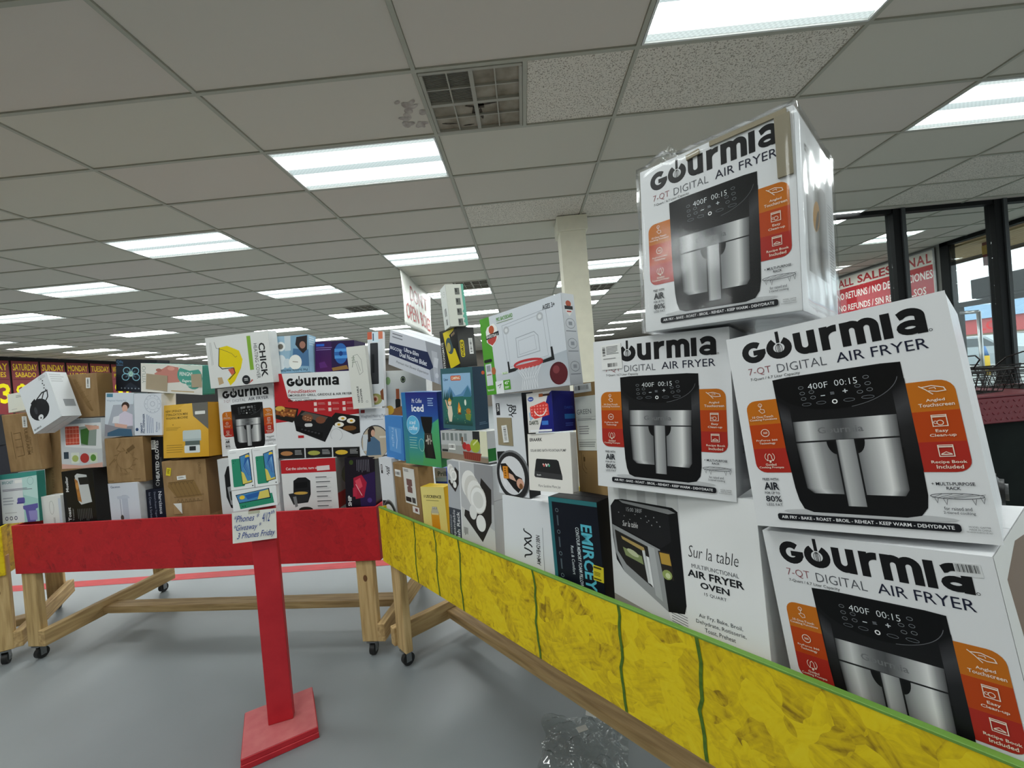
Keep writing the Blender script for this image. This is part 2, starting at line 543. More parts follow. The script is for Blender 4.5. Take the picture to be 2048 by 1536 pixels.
def slab(w, d, h=0.014, r=0.004):
    bm = bmesh.new(); box(bm, 0, w, 0, d, 0, h, r); return bm
def tmesh(name, w, d, mat):
    bm = slab(w, d); me = bpy.data.meshes.new(name); bm.to_mesh(me); bm.free(); me.materials.append(mat); return me
GAP = 0.012
T_full = tmesh('tile', 1.2192 - 2 * GAP, 0.6096 - 2 * GAP, TILE)
T_spk = tmesh('tile', 1.2192 - 2 * GAP, 0.6096 - 2 * GAP, SPECK)
T_half = tmesh('tile', 0.6096 - 2 * GAP, 0.6096 - 2 * GAP, SPECK)
T_halfs = tmesh('tile', 0.6096 - 2 * GAP, 0.6096 - 2 * GAP, TILE)
def project(P):
    d = Vector(P) - CAM
    z = d.dot(_f)
    if z < 0.05: return None
    return (1024 + 851 * d.dot(_r2) / z, 768 - 851 * d.dot(_u2) / z)
def area_px(x0, x1, y0, y1):
    q = [project((x, y, CEIL)) for x, y in ((x0, y0), (x1, y0), (x1, y1), (x0, y1))]
    if any(p is None for p in q): return 0
    cx, cy = sum(p[0] for p in q) / 4, sum(p[1] for p in q) / 4
    if not (-350 < cx < 2400 and -250 < cy < 780): return 0
    return abs(sum(q[k][0] * q[(k + 1) % 4][1] - q[(k + 1) % 4][0] * q[k][1] for k in range(4))) / 2
cells = []
I0, I1, J0, J1 = -11, 6, -12, 33
occupied = set(LIGHTS)
for i in range(I0, I1 + 1):
    for j in range(J0, J1 + 1):
        if (i, j) in occupied: continue
        if i in (-10, -9) and (-9.57, j) in FARL: continue
        x0, y0 = GX(i), GY(j)
        if x0 > X1 or y0 > Y1: continue
        half = [v for v in VENTS if v[1] == j and math.floor(v[0]) == i]
        if half:
            hx = GX(i) + (0.6096 if half[0][0] == i else 0.0)
            cells.append((area_px(hx, hx + .6096, y0, y0 + .6096), hx, y0, T_half if j == 0 else T_halfs))
        else:
            cells.append((area_px(x0, x0 + 1.2192, y0, y0 + .6096), x0, y0, T_spk if (i, j) in SPECKLED else T_full))
cells.sort(key=lambda c: -c[0])
for a, x, y, me in cells[:299]:
    mobj('tile', me, None, ceiling, (x + GAP, y + GAP, CEIL + 0.004 + random.random() * 0.0015))
mobj('tile', T_halfs, None, ceiling, (GX(5.5) + GAP, GY(7) + GAP, CEIL + .004))
bm = bmesh.new()
for a, x, y, me in cells[299:]:
    w = 0.6096 if me in (T_half, T_halfs) else 1.2192
    box(bm, x + GAP, x + w - GAP, y + GAP, y + .6096 - GAP, CEIL + .004, CEIL + .018)
for _, j in FARL:
    for xa, xb in ((GX(-10) + GAP, GX(-9.57) + .01), (GX(-8.57) + .02, GX(-8) - GAP)): box(bm, xa, xb, GY(j) + GAP, GY(j + 1) - GAP, CEIL + .004, CEIL + .018)
tag(bobj('distant_tiles', bm, TILE, ceiling), kind='stuff')
for i in range(I0, I1 + 2):
    if X0 < GX(i) < X1: boxo('main_tee', GX(i) - .012, GX(i) + .012, Y0, Y1, CEIL - .004, CEIL + .03, TEE, ceiling, 0.0)
for j in range(J0, J1 + 2):
    if Y0 < GY(j) < Y1: boxo('cross_tee', X0, X1, GY(j) - .012, GY(j) + .012, CEIL - .0035, CEIL + .03, TEE, ceiling, 0.0)
boxo('cross_tee', GX(.5) - .012, GX(.5) + .012, GY(0), GY(1), CEIL - .004, CEIL + .03, TEE, ceiling, 0.0)
# water mark and scraped vinyl beside the air return grille
STAIN = noise_mat('soot_stain', lin('#8b7f78'), lin('#c2bab2'), (18, 18, 18), 0.9, 6.0, 0.0)

# ------------------------------------------------------------------ ceiling lights
def lens_mat():
    m = bpy.data.materials.new('fluorescent_lens'); m.use_nodes = True
    nt = m.node_tree; nt.nodes.clear()
    out = N(nt, 'ShaderNodeOutputMaterial'); em = N(nt, 'ShaderNodeEmission')
    v, tc = coords(nt, (1, 1, 1))
    sx = N(nt, 'ShaderNodeSeparateXYZ'); nt.links.new(v, sx.inputs[0])
    # two tubes behind the lens: bright bands across the short side
    mr = N(nt, 'ShaderNodeMapRange'); mr.inputs['From Min'].default_value = 0; mr.inputs['From Max'].default_value = 0.56
    nt.links.new(sx.outputs['Y'], mr.inputs['Value'])
    c = ramp(nt, mr.outputs['Result'], [(0.0, (0.042, 0.048, 0.047, 1)), (0.09, (0.045, 0.052, 0.051, 1)), (0.2, (1.9, 2.0, 1.98, 1)), (0.34, (1.5, 1.6, 1.58, 1)), (0.43, (0.042, 0.05, 0.05, 1)), (0.57, (0.036, 0.043, 0.043, 1)), (0.66, (1.5, 1.6, 1.58, 1)), (0.8, (1.9, 2.0, 1.98, 1)), (0.91, (0.045, 0.052, 0.051, 1))])
    wv = N(nt, 'ShaderNodeTexChecker'); wv.inputs['Scale'].default_value = 70.0
    wv.inputs['Color1'].default_value = (1, 1, 1, 1); wv.inputs['Color2'].default_value = (0.86, 0.86, 0.86, 1)
    nt.links.new(v, wv.inputs['Vector'])
    mu = N(nt, 'ShaderNodeMix', data_type='RGBA', blend_type='MULTIPLY'); mu.inputs['Factor'].default_value = 1.0
    nt.links.new(c, mu.inputs['A']); nt.links.new(wv.outputs['Color'], mu.inputs['B'])
    nt.links.new(mu.outputs['Result'], em.inputs['Color'])
    em.inputs['Strength'].default_value = LAMP
    nt.links.new(em.outputs[0], out.inputs['Surface'])
    return m
LENS = lens_mat()
FRAME = plain('white_lamp_frame', '#d8dad6', 0.4)
bm = bmesh.new()
w, d, t = 1.19, 0.58, 0.013
for a in ((0, w, 0, t), (0, w, d - t, d), (0, t, t, d - t), (w - t, w, t, d - t)):
    box(bm, a[0], a[1], a[2], a[3], -0.006, 0.03, 0.001)
fr_me = bpy.data.meshes.new('lamp_frame'); bm.to_mesh(fr_me); bm.free(); fr_me.materials.append(FRAME)
ln_me = bpy.data.meshes.new('lens')
ln_me.from_pydata([(0, 0, 0), (w - 2 * t, 0, 0), (w - 2 * t, d - 2 * t, 0), (0, d - 2 * t, 0)], [], [(3, 2, 1, 0)])
ln_me.materials.append(LENS)
hs_me = bpy.data.meshes.new('housing'); bm = bmesh.new(); box(bm, .005, w - .005, .005, d - .005, 0.012, 0.09); bm.to_mesh(hs_me); bm.free(); hs_me.materials.append(FRAME)
spots = [(float(i), j) for (i, j) in sorted(LIGHTS)] + FARL
for i, j in spots:
    if GX(i) < X0 + .1 or GX(i) + 1.2 > X1: continue
    near = 'ceiling troffer light with two bright fluorescent bands in the tile grid'
    lab = near
    grp = 'fluorescent ceiling lights over the shop floor'
    if (i, j) in FARL: lab, grp = 'fluorescent ceiling light in the close row by the price posters', 'ceiling lights beside the poster wall'
    if (i, j) == (5.0, 7): lab, grp = 'fluorescent ceiling light seen through the entrance glass partition', None
    if (i, j) == (1.0, -1): lab, grp = 'fluorescent ceiling light above the topmost air fryer box', None
    SP = {(-3.0, 11): 'ceiling light directly behind the dark vent above the purple box', (-1.0, 5): 'ceiling light at the near end of the hanging banner', (-1.0, 9): 'ceiling light right behind the dark vent above the camera box', (1.0, 7): 'nearest ceiling light behind the cream column collar', (3.0, 1): 'ceiling light over the aisle to the glass partition'}
    if (i, j) in SP: lab, grp = SP[(i, j)], None
    if (i, j) == (-1.0, 1): lab, grp = 'fluorescent ceiling light diagonally beside the sooty air grille', None
    o = thing('ceiling_light', lab, 'ceiling light', (GX(i) + .0146, GY(j) + .0148, CEIL), 0, grp)
    if (i, j) == (5.0, 7): o.scale = (.5, 1, 1)
    mobj('lamp_frame', fr_me, None, o); mobj('lens', ln_me, None, o, (t, t, 0.004)); mobj('housing', hs_me, None, o)

# air return grilles, 2 x 2 ft
GRIL = plain('grey_grille_paint', '#a19d90', 0.5)
DARKG = noise_mat('sooty_mesh', lin('#26231f'), lin('#5a5348'), (40, 40, 40), 0.9, 3.0, 0.3)
DUST = noise_mat('dusty_mesh', lin('#756c5c'), lin('#a0988a'), (6, 6, 6), 0.9, 5.0, 0.1, lo=0.32, hi=0.6)
def vent(i, j, kind, lab):
    o = thing('air_vent', lab, 'air vent', (GX(i) + .015, GY(j) + .015, CEIL), 0)
    s = 0.58
    bm = bmesh.new()
    for a in ((0, s, 0, .02), (0, s, s - .02, s), (0, .02, .02, s - .02), (s - .02, s, .02, s - .02)): box(bm, a[0], a[1], a[2], a[3], -.008, .02, .002)
    bobj('vent_frame', bm, GRIL, o)
    h = s / 2
    for a, b in ((0, 0), (1, 0), (0, 1), (1, 1)):
        x0, y0 = (.02 if a == 0 else h), (.02 if b == 0 else h)
        x1, y1 = (h if a == 0 else s - .02), (h if b == 0 else s - .02)
        dark = (a == 0 and b == 0) or kind == 'far'
        bm = bmesh.new(); box(bm, x0, x1, y0, y1, .012, .016); bobj('grille_mesh', bm, DARKG if dark else DUST, o)
        if kind == 'near' and dark:
            bm = bmesh.new()
            n = 26
            for k in range(n):
                y = y0 + (y1 - y0) * (k + .5) / n
                box(bm, x0, x1, y - .0007, y + .0007, .008, .0115)
            tag(bobj('louvre', bm, GRIL, o), kind='stuff')
        bm = bmesh.new()
        box(bm, (x0 + x1) / 2 - .004, (x0 + x1) / 2 + .004, y0, y1, -.003, .012); box(bm, x0, x1, (y0 + y1) / 2 - .004, (y0 + y1) / 2 + .004, -.002, .012)
        bobj('cross_bar', bm, GRIL, o)
    bm = bmesh.new(); box(bm, h - .012, h + .012, 0.02, s - .02, -.006, .012); box(bm, .02, s - .02, h - .012, h + .012, -.005, .012)
    bobj('centre_bar', bm, GRIL, o)
    if kind == 'near':
        random.seed(21)
        SOOT = noise_mat('black_soot', lin('#2a241f'), lin('#5c5348'), (45, 45, 45), 0.95, 5.0, 0.0)
        for (cx, cy, rx, ry, rot) in ((.36, .335, .075, .012, -8), (.315, .35, .03, .022, 20), (.268, .40, .010, .05, 8), (.315, .43, .010, .055, -4), (.25, .345, .03, .010, 15), (.09, .50, .05, .009, 10), (.22, .535, .04, .007, -5)):
            bm = bmesh.new(); n = 22; ring = []
            for k in range(n):
                t_ = 2 * math.pi * k / n; g_ = 1 + .35 * noise.noise(Vector((math.cos(t_) * 2 + cx * 9, math.sin(t_) * 2, cy * 9)))
                p_ = Matrix.Rotation(R_(rot), 3, 'Z') @ Vector((math.cos(t_) * rx * g_, math.sin(t_) * ry * g_, 0))
                ring.append(bm.verts.new((cx + p_.x, cy + p_.y, .0112)))
            bm.faces.new(ring[::-1]); bobj('soot_mark', bm, SOOT, o)
vent(0.0, 0, 'near', 'square ceiling air grille with black soot marks beside speckled tile')
vent(-2.5, 10, 'far', 'dark ceiling vent in front of a light above the purple box')
vent(-0.5, 8, 'far', 'dark ceiling vent above the white camera box')
vent(1.5, 10, 'far', 'dark ceiling vent behind the cream column')
# scraped, stained patch on the tile left of the near grille
bm = bmesh.new()
random.seed(3)
for k in range(16):
    cx, cy = -0.56 + random.uniform(-.07, .07), 2.70 + random.uniform(-.13, .13)
    bmesh.ops.create_circle(bm, cap_ends=True, segments=9, radius=1, matrix=Matrix.Translation((cx, cy, CEIL + .0028 - k * .00004)) @ Matrix.Rotation(random.random() * 3, 4, 'Z') @ Matrix.Diagonal((random.uniform(.015, .045), random.uniform(.008, .03), 1, 1)))
bobj('stain', bm, STAIN, ceiling)

# ------------------------------------------------------------------ walls
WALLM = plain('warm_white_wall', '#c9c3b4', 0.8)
def wall(name, *a, mat=WALLM):
    bm = bmesh.new(); box(bm, *a); return tag(bobj(name, bm, mat), kind='structure')
DARKW = plain('black_wall_paint', '#1b1817', 0.8)
wall('wall_left', X0 - .2, X0, Y0, Y1, 0, CEIL + .2, mat=DARKW)
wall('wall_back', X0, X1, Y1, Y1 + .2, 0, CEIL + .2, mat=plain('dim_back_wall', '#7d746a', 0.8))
wall('wall_front', X0, X1, Y0 - .2, Y0, 0, CEIL + .2)
# shop front on the right: solid wall with the sign, then window bays and the door
wr = wall('wall_right', X1, X1 + .2, 7.68, Y1, 0, CEIL + .2, mat=plain('grey_wall', '#8d8a86', 0.8))
FRM = plain('black_aluminium', '#0e0f10', 0.6, 0.0, 0.2)
GLASS = film_mat('window_glass', (0.93, 0.96, 0.95, 1), rough=0.0, extra=0.0)
w1 = tag(thing('window_1'), 'tall shop front windows in black frames', kind='structure')
for y in (7.605, 5.45, 3.4, 1.3, -0.8, -2.9): boxo('mullion', X1 - .02, X1 + .1, y - .075, y + .075, 0, CEIL, FRM, w1)
boxo('header', X1 - .02, X1 + .1, Y0, 7.68, CEIL - .06, CEIL + .1, FRM, w1)
boxo('sill', X1 - .02, X1 + .1, Y0, 5.375, 0, .12, FRM, w1)
for a, b_ in ((7.53, 5.525), (5.375, 3.475), (3.325, 1.375), (1.225, -.725), (-.875, -2.825), (-2.975, -5.0)):
    z0 = 1.98 if a == 7.53 else .12
    boxo('pane', X1 + .03, X1 + .036, b_, a, z0, CEIL - .06, GLASS, w1, 0)
d1 = tag(thing('door_1'), 'glazed shop door in a black frame with silver pull bar', kind='structure')
boxo('door_head', X1 - .02, X1 + .08, 5.525, 7.53, 1.90, 1.98, FRM, d1)
boxo('door_stile', X1, X1 + .05, 7.40, 7.53, .0, 1.90, FRM, d1); boxo('door_stile', X1, X1 + .05, 6.0, 6.1, 0, 1.9, FRM, d1)
boxo('door_rail', X1, X1 + .05, 5.53, 7.40, 0, .2, FRM, d1)
boxo('pane', X1 + .02, X1 + .026, 6.1, 7.40, .2, 1.90, GLASS, d1, 0); boxo('pane', X1 + .02, X1 + .026, 5.53, 6.0, .2, 1.90, GLASS, d1, 0)
SILV = plain('brushed_aluminium', '#b9bbbd', 0.3, 0.9)
bm = bmesh.new(); tube(bm, ((7.36, 7.05, .25), (7.36, 7.05, 1.78), (7.36, 7.32, 1.80)), .028, 10); tube(bm, ((7.36, 7.05, .9), (7.36, 7.40, .9)), .02, 10)
bobj('pull_bar', bm, SILV, d1, True)
hb = thing('door_heater', 'dark wide box mounted above the glazed shop door', 'air curtain', (7.3, 6.3, 1.98))
boxo('casing', -.13, .13, -.75, .66, 0, .30, plain('dark_grey_casing', '#1b1d1e', 0.7, 0.0, 0.2), hb, .01)
boxo('outlet_slot', -.10, .06, -.70, .62, -.012, 0.002, FRM, hb, .002)
boxo('badge', -.134, -.13, .28, .33, .14, .20, SILV, hb, .0)

# glass partition across the entrance, parallel to the ceiling rows
pt = tag(thing('window_2'), 'glass entrance partition with black mullions up to the ceiling', kind='structure')
for x in (3.72, 4.845, 6.08, 7.36):
    boxo('mullion', x - .065, x + .06, 5.49, 5.61, 0, CEIL, FRM, pt)
    boxo('mullion_cap', x + .028, x + .074, 5.47, 5.492, 0, CEIL, plain('grey_mullion_edge', '#3c4042', 0.6), pt, 0)
boxo('header', 3.65, X1, 5.50, 5.60, CEIL - .045, CEIL + .01, FRM, pt); boxo('sill', 3.65, X1, 5.50, 5.60, 0, .1, FRM, pt)
for a, b_ in ((3.79, 4.775), (4.915, 6.01), (6.15, 7.29)): boxo('pane', a, b_, 5.545, 5.551, .1, CEIL - .045, GLASS, pt, 0)

# column
CREAM = plain('cream_column_paint', '#e3e0cd', 0.6)
c = tag(thing('column', loc=(0.665, 4.82, 0)), 'square cream painted column with a boxed collar at the ceiling', kind='structure')
boxo('shaft', -.14, .14, -.15, .15, 0, 2.9, CREAM, c, .004)
boxo('collar', -.165, .165, -.175, .175, 2.89, CEIL - .003, CREAM, c, .004)

# ------------------------------------------------------------------ signs
MAROON = plain('maroon_board', '#7a1c22', 0.5)
def poster(y0, y1, l1, l2, digit, lab):
    o = thing('price_poster', lab, 'poster', (X0 + .02, (y0 + y1) / 2, 1.45), 0, 'weekday price posters on the black wall')
    W, H = y1 - y0, 1.5
    boxo('board', 0, .012, -W / 2, W / 2, 0, H, MAROON, o, .002)
    a = Art(W, H); a.text(l1, .05, .05, .95, .17, '#e8c321', 1); a.text(l2, .12, .20, .88, .29, '#e8c321', 1)
    a.rect(.03, .325, .97, .335, '#5a1218')
    if digit: a.text('$' + digit, .10, .40, .98, .80, '#f2e10e', 2)
    a.build('poster_print', o, (.012, -W / 2, H), (0, 1, 0), (0, 0, -1))
for k, (l1, l2, dg_) in enumerate((('FRIDAY', 'VIERNES', '3'), ('SATURDAY', 'SABADO', '6'), ('SUNDAY', 'DOMINGO', '5'), ('MONDAY', 'LUNES', '4'), ('TUESDAY', 'MARTES', '3'), ('WEDNESDAY', 'MIERCOLES', '2'))):
    y = 10.88 + .683 * (k - 1)
    poster(y, y + .63, l1, l2, dg_, f'maroon price poster headed {l1} {l2} in yellow letters')

# banner hanging from a main tee
bn = thing('hanging_banner', 'white vinyl banner with red letters hanging from the ceiling', 'banner', (GX(-1) + .02, 7.0, 2.25))
bm = bmesh.new()
nx, nz = 24, 14
def bsurf(u, v):            # u 0..1 along y, v 0..1 downwards
    y = 6.08 + 1.95 * u; z = 3.05 - .80 * v - .16 * max(0, u - .45) ** 2 * (1 - v)
    x = .012 * math.sin(9 * u + 3 * v) + .02 * math.sin(5 * u) * v
    return Vector((x + .02, y - 7.0, z - 2.25))
gr = [[bm.verts.new(bsurf(a / nx, b / nz)) for b in range(nz + 1)] for a in range(nx + 1)]
for a in range(nx):
    for b in range(nz): bm.faces.new((gr[a][b], gr[a][b + 1], gr[a + 1][b + 1], gr[a + 1][b]))
sheet = bobj('banner_sheet', bm, plain('white_vinyl', '#dfe0d8', 0.45), bn, True)
md = sheet.modifiers.new('thick', 'SOLIDIFY'); md.thickness = .002
def wrap_art(a, name, parent, fn, off=.006, mat=None):
    """print laid onto a curved sheet"""
    me = bpy.data.meshes.new(name)
    P = []
    for x, y, l in a.v:
        p = fn(x / a.W, y / a.H); P.append(p + Vector((off + l, 0, 0)))
    me.from_pydata(P, [], [f[::-1] for f in a.f])
    ca = me.color_attributes.new('ink', 'FLOAT_COLOR', 'CORNER'); flat = []
    for cs in a.c:
        for c in cs[::-1]: flat.extend(c)
    ca.data.foreach_set('color', flat)
    return mobj(name, me, mat or INK, parent)
a = Art(1.95, .8); a.text("DON'T", .22, .17, .78, .47, '#a02025', 0); a.text('OPEN', .06, .56, .42, .86, '#b0282c', 0); a.text('BOXES', .50, .58, .95, .88, '#b0282c', 0)
wrap_art(a, 'banner_lettering', bn, bsurf)

# all sales final sign on the wall behind the entrance partition
sg = thing('policy_sign', 'red and white all sales final sign on the wall behind the glass partition', 'sign', (X1 - .03, 8.975, 2.12))
W, H = 2.45, .90
boxo('sign_board', -.012, .0, -W / 2, W / 2, 0, H, plain('grey_sign_border', '#8f8f8f', 0.5), sg, .004)
a = Art(W, H)
a.rrect(.012, .03, .988, .97, .012, '#c9c4bd'); a.up(); a.rect(.018, .31, .982, .96, '#b3202a'); a.rect(.018, .04, .982, .31, '#d9d2c8'); a.up()
a.text('ALL', .06, .08, .245, .27, '#a81d28', 2); a.text('SALES', .29, .08, .645, .27, '#a81d28', 2); a.text('F', .69, .08, .735, .27, '#a81d28', 2); a.text('I', .752, .08, .772, .27, '#a81d28', 2); a.text('N', .79, .08, .85, .27, '#a81d28', 2); a.text('A', .86, .08, .925, .27, '#a81d28', 2); a.text('L', .935, .08, .975, .27, '#a81d28', 2); a.text('NO RETURNS / NO DEVOLUCIONES', .035, .41, .978, .58, '#ece6df', 1); a.text('NO REFUNDS / SIN REEMBOLSOS', .05, .72, .92, .87, '#ece6df', 1)
a.build('sign_print', sg, (-.012, W / 2, H), (0, -1, 0), (0, 0, -1))

# ------------------------------------------------------------------ outside the shop front
ASPH = noise_mat('pale_parking_lot', lin('#8e8e8c'), lin('#a3a3a0'), (2, 2, 2), 0.9)
bm = bmesh.new(); box(bm, X1 + .2, 60, -30, 70, -.25, -.02); tag(bobj('ground_outside', bm, ASPH), 'pale parking lot outside the shop windows', kind='structure')
cn = tag(thing('canopy', loc=(8.6, 3, 2.95)), 'wood plank canopy soffit outside the windows', kind='structure')
PLK = wood_mat('soffit_plank', lin('#a98f66'), lin('#bda176'), lin('#cbb189'), 'Y')
for k in range(9): boxo('plank', -1.0 + k * .14, -1.0 + k * .14 + .132, -8, 9, .0, .03, PLK, cn, .004)
boxo('fascia', .28, .34, -8, 9, -.06, .3, plain('dark_fascia', '#5a5148', 0.7), cn)
ob = thing('outdoor_banner', 'maroon and gold banner hanging outside the shop window', 'banner', (7.9, 6.95 * 7.9 / 7.45, 2.5))
boxo('cloth', -.01, .01, -.26, .06, .05, .50, MAROON, ob, .003); boxo('gold_strip', -.014, -.01, -.26, .06, .25, .40, plain('gold_cloth', '#c39a3a', 0.5), ob, 0)
boxo('hanger_rod', -.008, .008, -.28, .08, .495, .512, FRM, ob, .002)
# building across the lot
bl = thing('building', 'tan shop building with blue roof and red sign across the lot', 'building', (32, 29, 0))
boxo('wall', 0, 8, -16, 16, 0, 3.0, plain('tan_stucco', '#c7a97f', 0.8), bl)
boxo('fascia', -.35, 0, -16.2, 16.2, 1.75, 2.75, plain('red_fascia', '#c23a3c', 0.5), bl)
bm = bmesh.new()
vs_ = [bm.verts.new(p) for p in ((-.6, -16.4, 2.75), (-.6, 16.4, 2.75), (2.6, 16.4, 4.3), (2.6, -16.4, 4.3), (8.2, 16.4, 2.9), (8.2, -16.4, 2.9))]
bm.faces.new((vs_[0], vs_[3], vs_[2], vs_[1])); bm.faces.new((vs_[3], vs_[5], vs_[4], vs_[2])); bm.faces.new((vs_[0], vs_[1], vs_[2], vs_[4], vs_[5], vs_[3]) if False else (vs_[0], vs_[1], vs_[4], vs_[5]))
bobj('roof', bm, noise_mat('blue_metal_roof', lin('#5f86a8'), lin('#7fa2bf'), (1, 9, 1), 0.5), bl)
SHADEW = plain('dark_shop_glass', '#3c464c', 0.15)
for k in range(8):
    y = -14 + k * 3.6
    wn = boxo('window', -.05, .05, y, y + 2.6, .35, 1.65, plain('white_window_frame', '#d5d5d0', 0.5), bl)
    boxo('pane', -.06, .05, y + .1, y + 2.5, .45, 1.55, SHADEW, wn)
a = Art(6, .7); a.text('LO', .1, .05, .32, .95, '#e01c22', 2); a.text('IN', .62, .05, .80, .95, '#e01c22', 2)
a.build('sign_letters', bl, (-.36, 2.0, 2.6), (0, -1, 0), (0, 0, -1))
# parked cars
def car(loc, rz, colname, col, lab):
    o = thing('car', lab, 'car', loc, rz)
    body = plain(colname, col, 0.25, 0.1)
    prof = [(-2.2, .35), (-2.25, .75), (-2.05, .95), (-1.35, 1.02), (-.75, 1.45), (.75, 1.5), (1.45, 1.05), (2.15, .95), (2.25, .6), (2.2, .35)]
    bm = bmesh.new()
    L = [bm.verts.new((x, -.85, z)) for x, z in prof]; Rr = [bm.verts.new((x, .85, z)) for x, z in prof]
    bm.faces.new(L); bm.faces.new(Rr[::-1])
    for k in range(len(prof)): bm.faces.new((L[k], Rr[k], Rr[(k + 1) % len(prof)], L[(k + 1) % len(prof)]))
    bmesh.ops.recalc_face_normals(bm, faces=bm.faces)
    bobj('body', bm, body, o)
    gl = SHADEW
    for s in (-1, 1):
        bm = bmesh.new(); v = [bm.verts.new((x, s * .857, z)) for x, z in ((-1.2, 1.05), (-.7, 1.38), (.7, 1.42), (1.25, 1.06))]; bm.faces.new(v if s < 0 else v[::-1]); bobj('side_window', bm, gl, o)
    bm = bmesh.new(); v = [bm.verts.new(p) for p in ((1.40, -.75, 1.09), (1.40, .75, 1.09), (.80, .68, 1.475), (.80, -.68, 1.475))]; bm.faces.new(v); bobj('windscreen', bm, gl, o, loc=(.03, 0, .015))
    for x in (-1.4, 1.4):
        for s in (-1, 1):
            bm = bmesh.new(); cyl(bm, (x, s * .68, .33), (x, s * .88, .33), .33, n=20); wl = bobj('wheel', bm, plain('tyre_rubber', '#1c1c1c', 0.8), o)
            bm = bmesh.new(); cyl(bm, (x, s * .85, .33), (x, s * .89, .33), .19, n=14); bobj('hub_cap', bm, SILV, wl)
car((19.2, 18.2, 0), R_(92), 'grey_car_paint', '#aeb6bb', 'pale grey car parked outside the shop door')
car((20.5, 13.5, 0), R_(95), 'white_car_paint', '#e4e6e7', 'white car parked beside the pale grey car')
bo = thing('bollard', 'yellow bollard with blue cap outside the shop door', 'bollard', (17.2, 16.35, 0))
bm = bmesh.new(); cyl(bm, (0, 0, 0), (0, 0, .72), .11, n=16); bobj('post', bm, plain('safety_yellow', '#e2b71c', 0.5), bo, True)
bm = bmesh.new(); cyl(bm, (0, 0, .72), (0, 0, 1.08), .10, .02, n=16); bobj('cap', bm, plain('blue_plastic', '#3f78b5', 0.4), bo, True)

# ------------------------------------------------------------------ counter and carts at the right edge
ct = thing('checkout_counter', 'dark counter with red diamond plate strip beside the air fryer boxes', 'counter', (3.9, 3.25, 0), R_(2))
boxo('counter_body', -.9, .9, -.02, .6, 0, .72, noise_mat('dark_green_panel', lin('#0c1110'), lin('#151b19'), (5, 5, 5), 0.75, spec=0.1), ct, .004)
pl_ = boxo('red_strip', -.905, .905, -.06, -.02, .715, .905, plain('red_diamond_plate', '#620d1a', 0.45), ct, .006)
bm = bmesh.new()
for r in range(4):
    for k in range(44):
        x = -.88 + k * .04 + (r % 2) * .02; z = .745 + r * .042
        m4 = Matrix.Translation((x, -.061, z)) @ Matrix.Rotation(R_(45 if (k + r) % 2 else -45), 4, 'Y') @ Matrix.Diagonal((.014, .004, .005, 1))
        bmesh.ops.create_icosphere(bm, subdivisions=1, radius=1, matrix=m4)
tag(bobj('raised_studs', bm, MATS['red_diamond_plate'], pl_), kind='stuff')
bm = bmesh.new(); cyl(bm, (-.70, -.075, .815), (-.70, -.055, .815), .028, n=18); bobj('round_bolt', bm, plain('dull_steel', '#6f7371', 0.4, .6), ct)
boxo('top_lip', -.91, .91, -.065, .6, .905, .92, plain('dark_red_lip', '#5a0e18', 0.4), ct, .003)
WIRE = plain('dark_wire', '#23201f', 0.35, 0.7)
def basket(loc, rz, lab):
    o = thing('wire_basket', lab, 'wire basket', loc, rz)
    bm = bmesh.new()
    for z, g in ((0, .0), (.06, .015), (.12, .03), (.17, .045)):
        c = [(-.28 - g, -.2 - g, z), (.28 + g, -.2 - g, z), (.28 + g, .2 + g, z), (-.28 - g, .2 + g, z)]
        tube(bm, c + c[:1], .0035 if z < .17 else .006, 6)
    bobj('rim_wires', bm, WIRE, o)
    bm = bmesh.new()
    for k in range(11):
        x = -.28 + k * .056; e = x * .045 / .28
        tube(bm, ((x + e, -.245, .17), (x, -.2, 0), (x, .2, 0), (x + e, .245, .17)), .0028, 5)
    for k in range(8):
        y = -.2 + k * .057; e = y * .045 / .2
        tube(bm, ((-.325, y + e, .17), (-.28, y, 0), (.28, y, 0), (.325, y + e, .17)), .0028, 5)
    bobj('wire_mesh', bm, WIRE, o)
    bm = bmesh.new(); tube(bm, ((-.325, 0, .17), (-.29, -.07, .25), (-.20, -.10, .285), (.20, -.10, .285), (.29, -.07, .25), (.325, 0, .17)), .005, 6); bobj('handle', bm, WIRE, o)
    return o
basket((3.33, 3.5, .923), R_(12), 'black wire basket with a raised handle on the dark counter')
basket((4.15, 3.55, .923), R_(-6), 'second black wire basket on the dark counter')

# ------------------------------------------------------------------ rolling bins
PINE = wood_mat('pine_stud', lin('#a88b5d'), lin('#bfa270'), lin('#ceb282'), 'Z')
PINEX = wood_mat('pine_stud_long', lin('#9d8158'), lin('#b39668'), lin('#c2a678'), 'X')
PINEY = wood_mat('pine_stud_deep', lin('#a0845a'), lin('#b89a6a'), lin('#c8ac7c'), 'Y')
YEL = osb_mat('yellow_painted_osb', [(0.30, lin('#8a6e04')), (0.42, lin('#c6a804')), (0.58, lin('#e0c404')), (0.80, lin('#e6d020'))], 0.55, 24.0)
REDP = osb_mat('red_painted_osb', [(0.28, lin('#841019')), (0.42, lin('#ac161f')), (0.62, lin('#b81a23')), (0.85, lin('#c02129'))], 0.5, 22.0)
GREENP = noise_mat('green_spray_paint', lin('#3c5a12'), lin('#587a20'), (60, 60, 60), 0.6)
RUB = plain('black_rubber', '#141414', 0.55)
STEEL = plain('zinc_steel', '#8c8f91', 0.35, 0.8)
PLY = plain('plywood', '#a98c62', 0.7)
def knot(parent, x, y, z):
    bm = bmesh.new()
    bmesh.ops.create_circle(bm, cap_ends=True, segments=14, radius=1, matrix=Matrix.Translation((x, y, z)) @ Matrix.Rotation(R_(90), 4, 'X') @ Matrix.Diagonal((.011, .017, 1, 1)))
    bobj('wood_knot', bm, plain('dark_knot', '#6b4626', 0.7), parent)
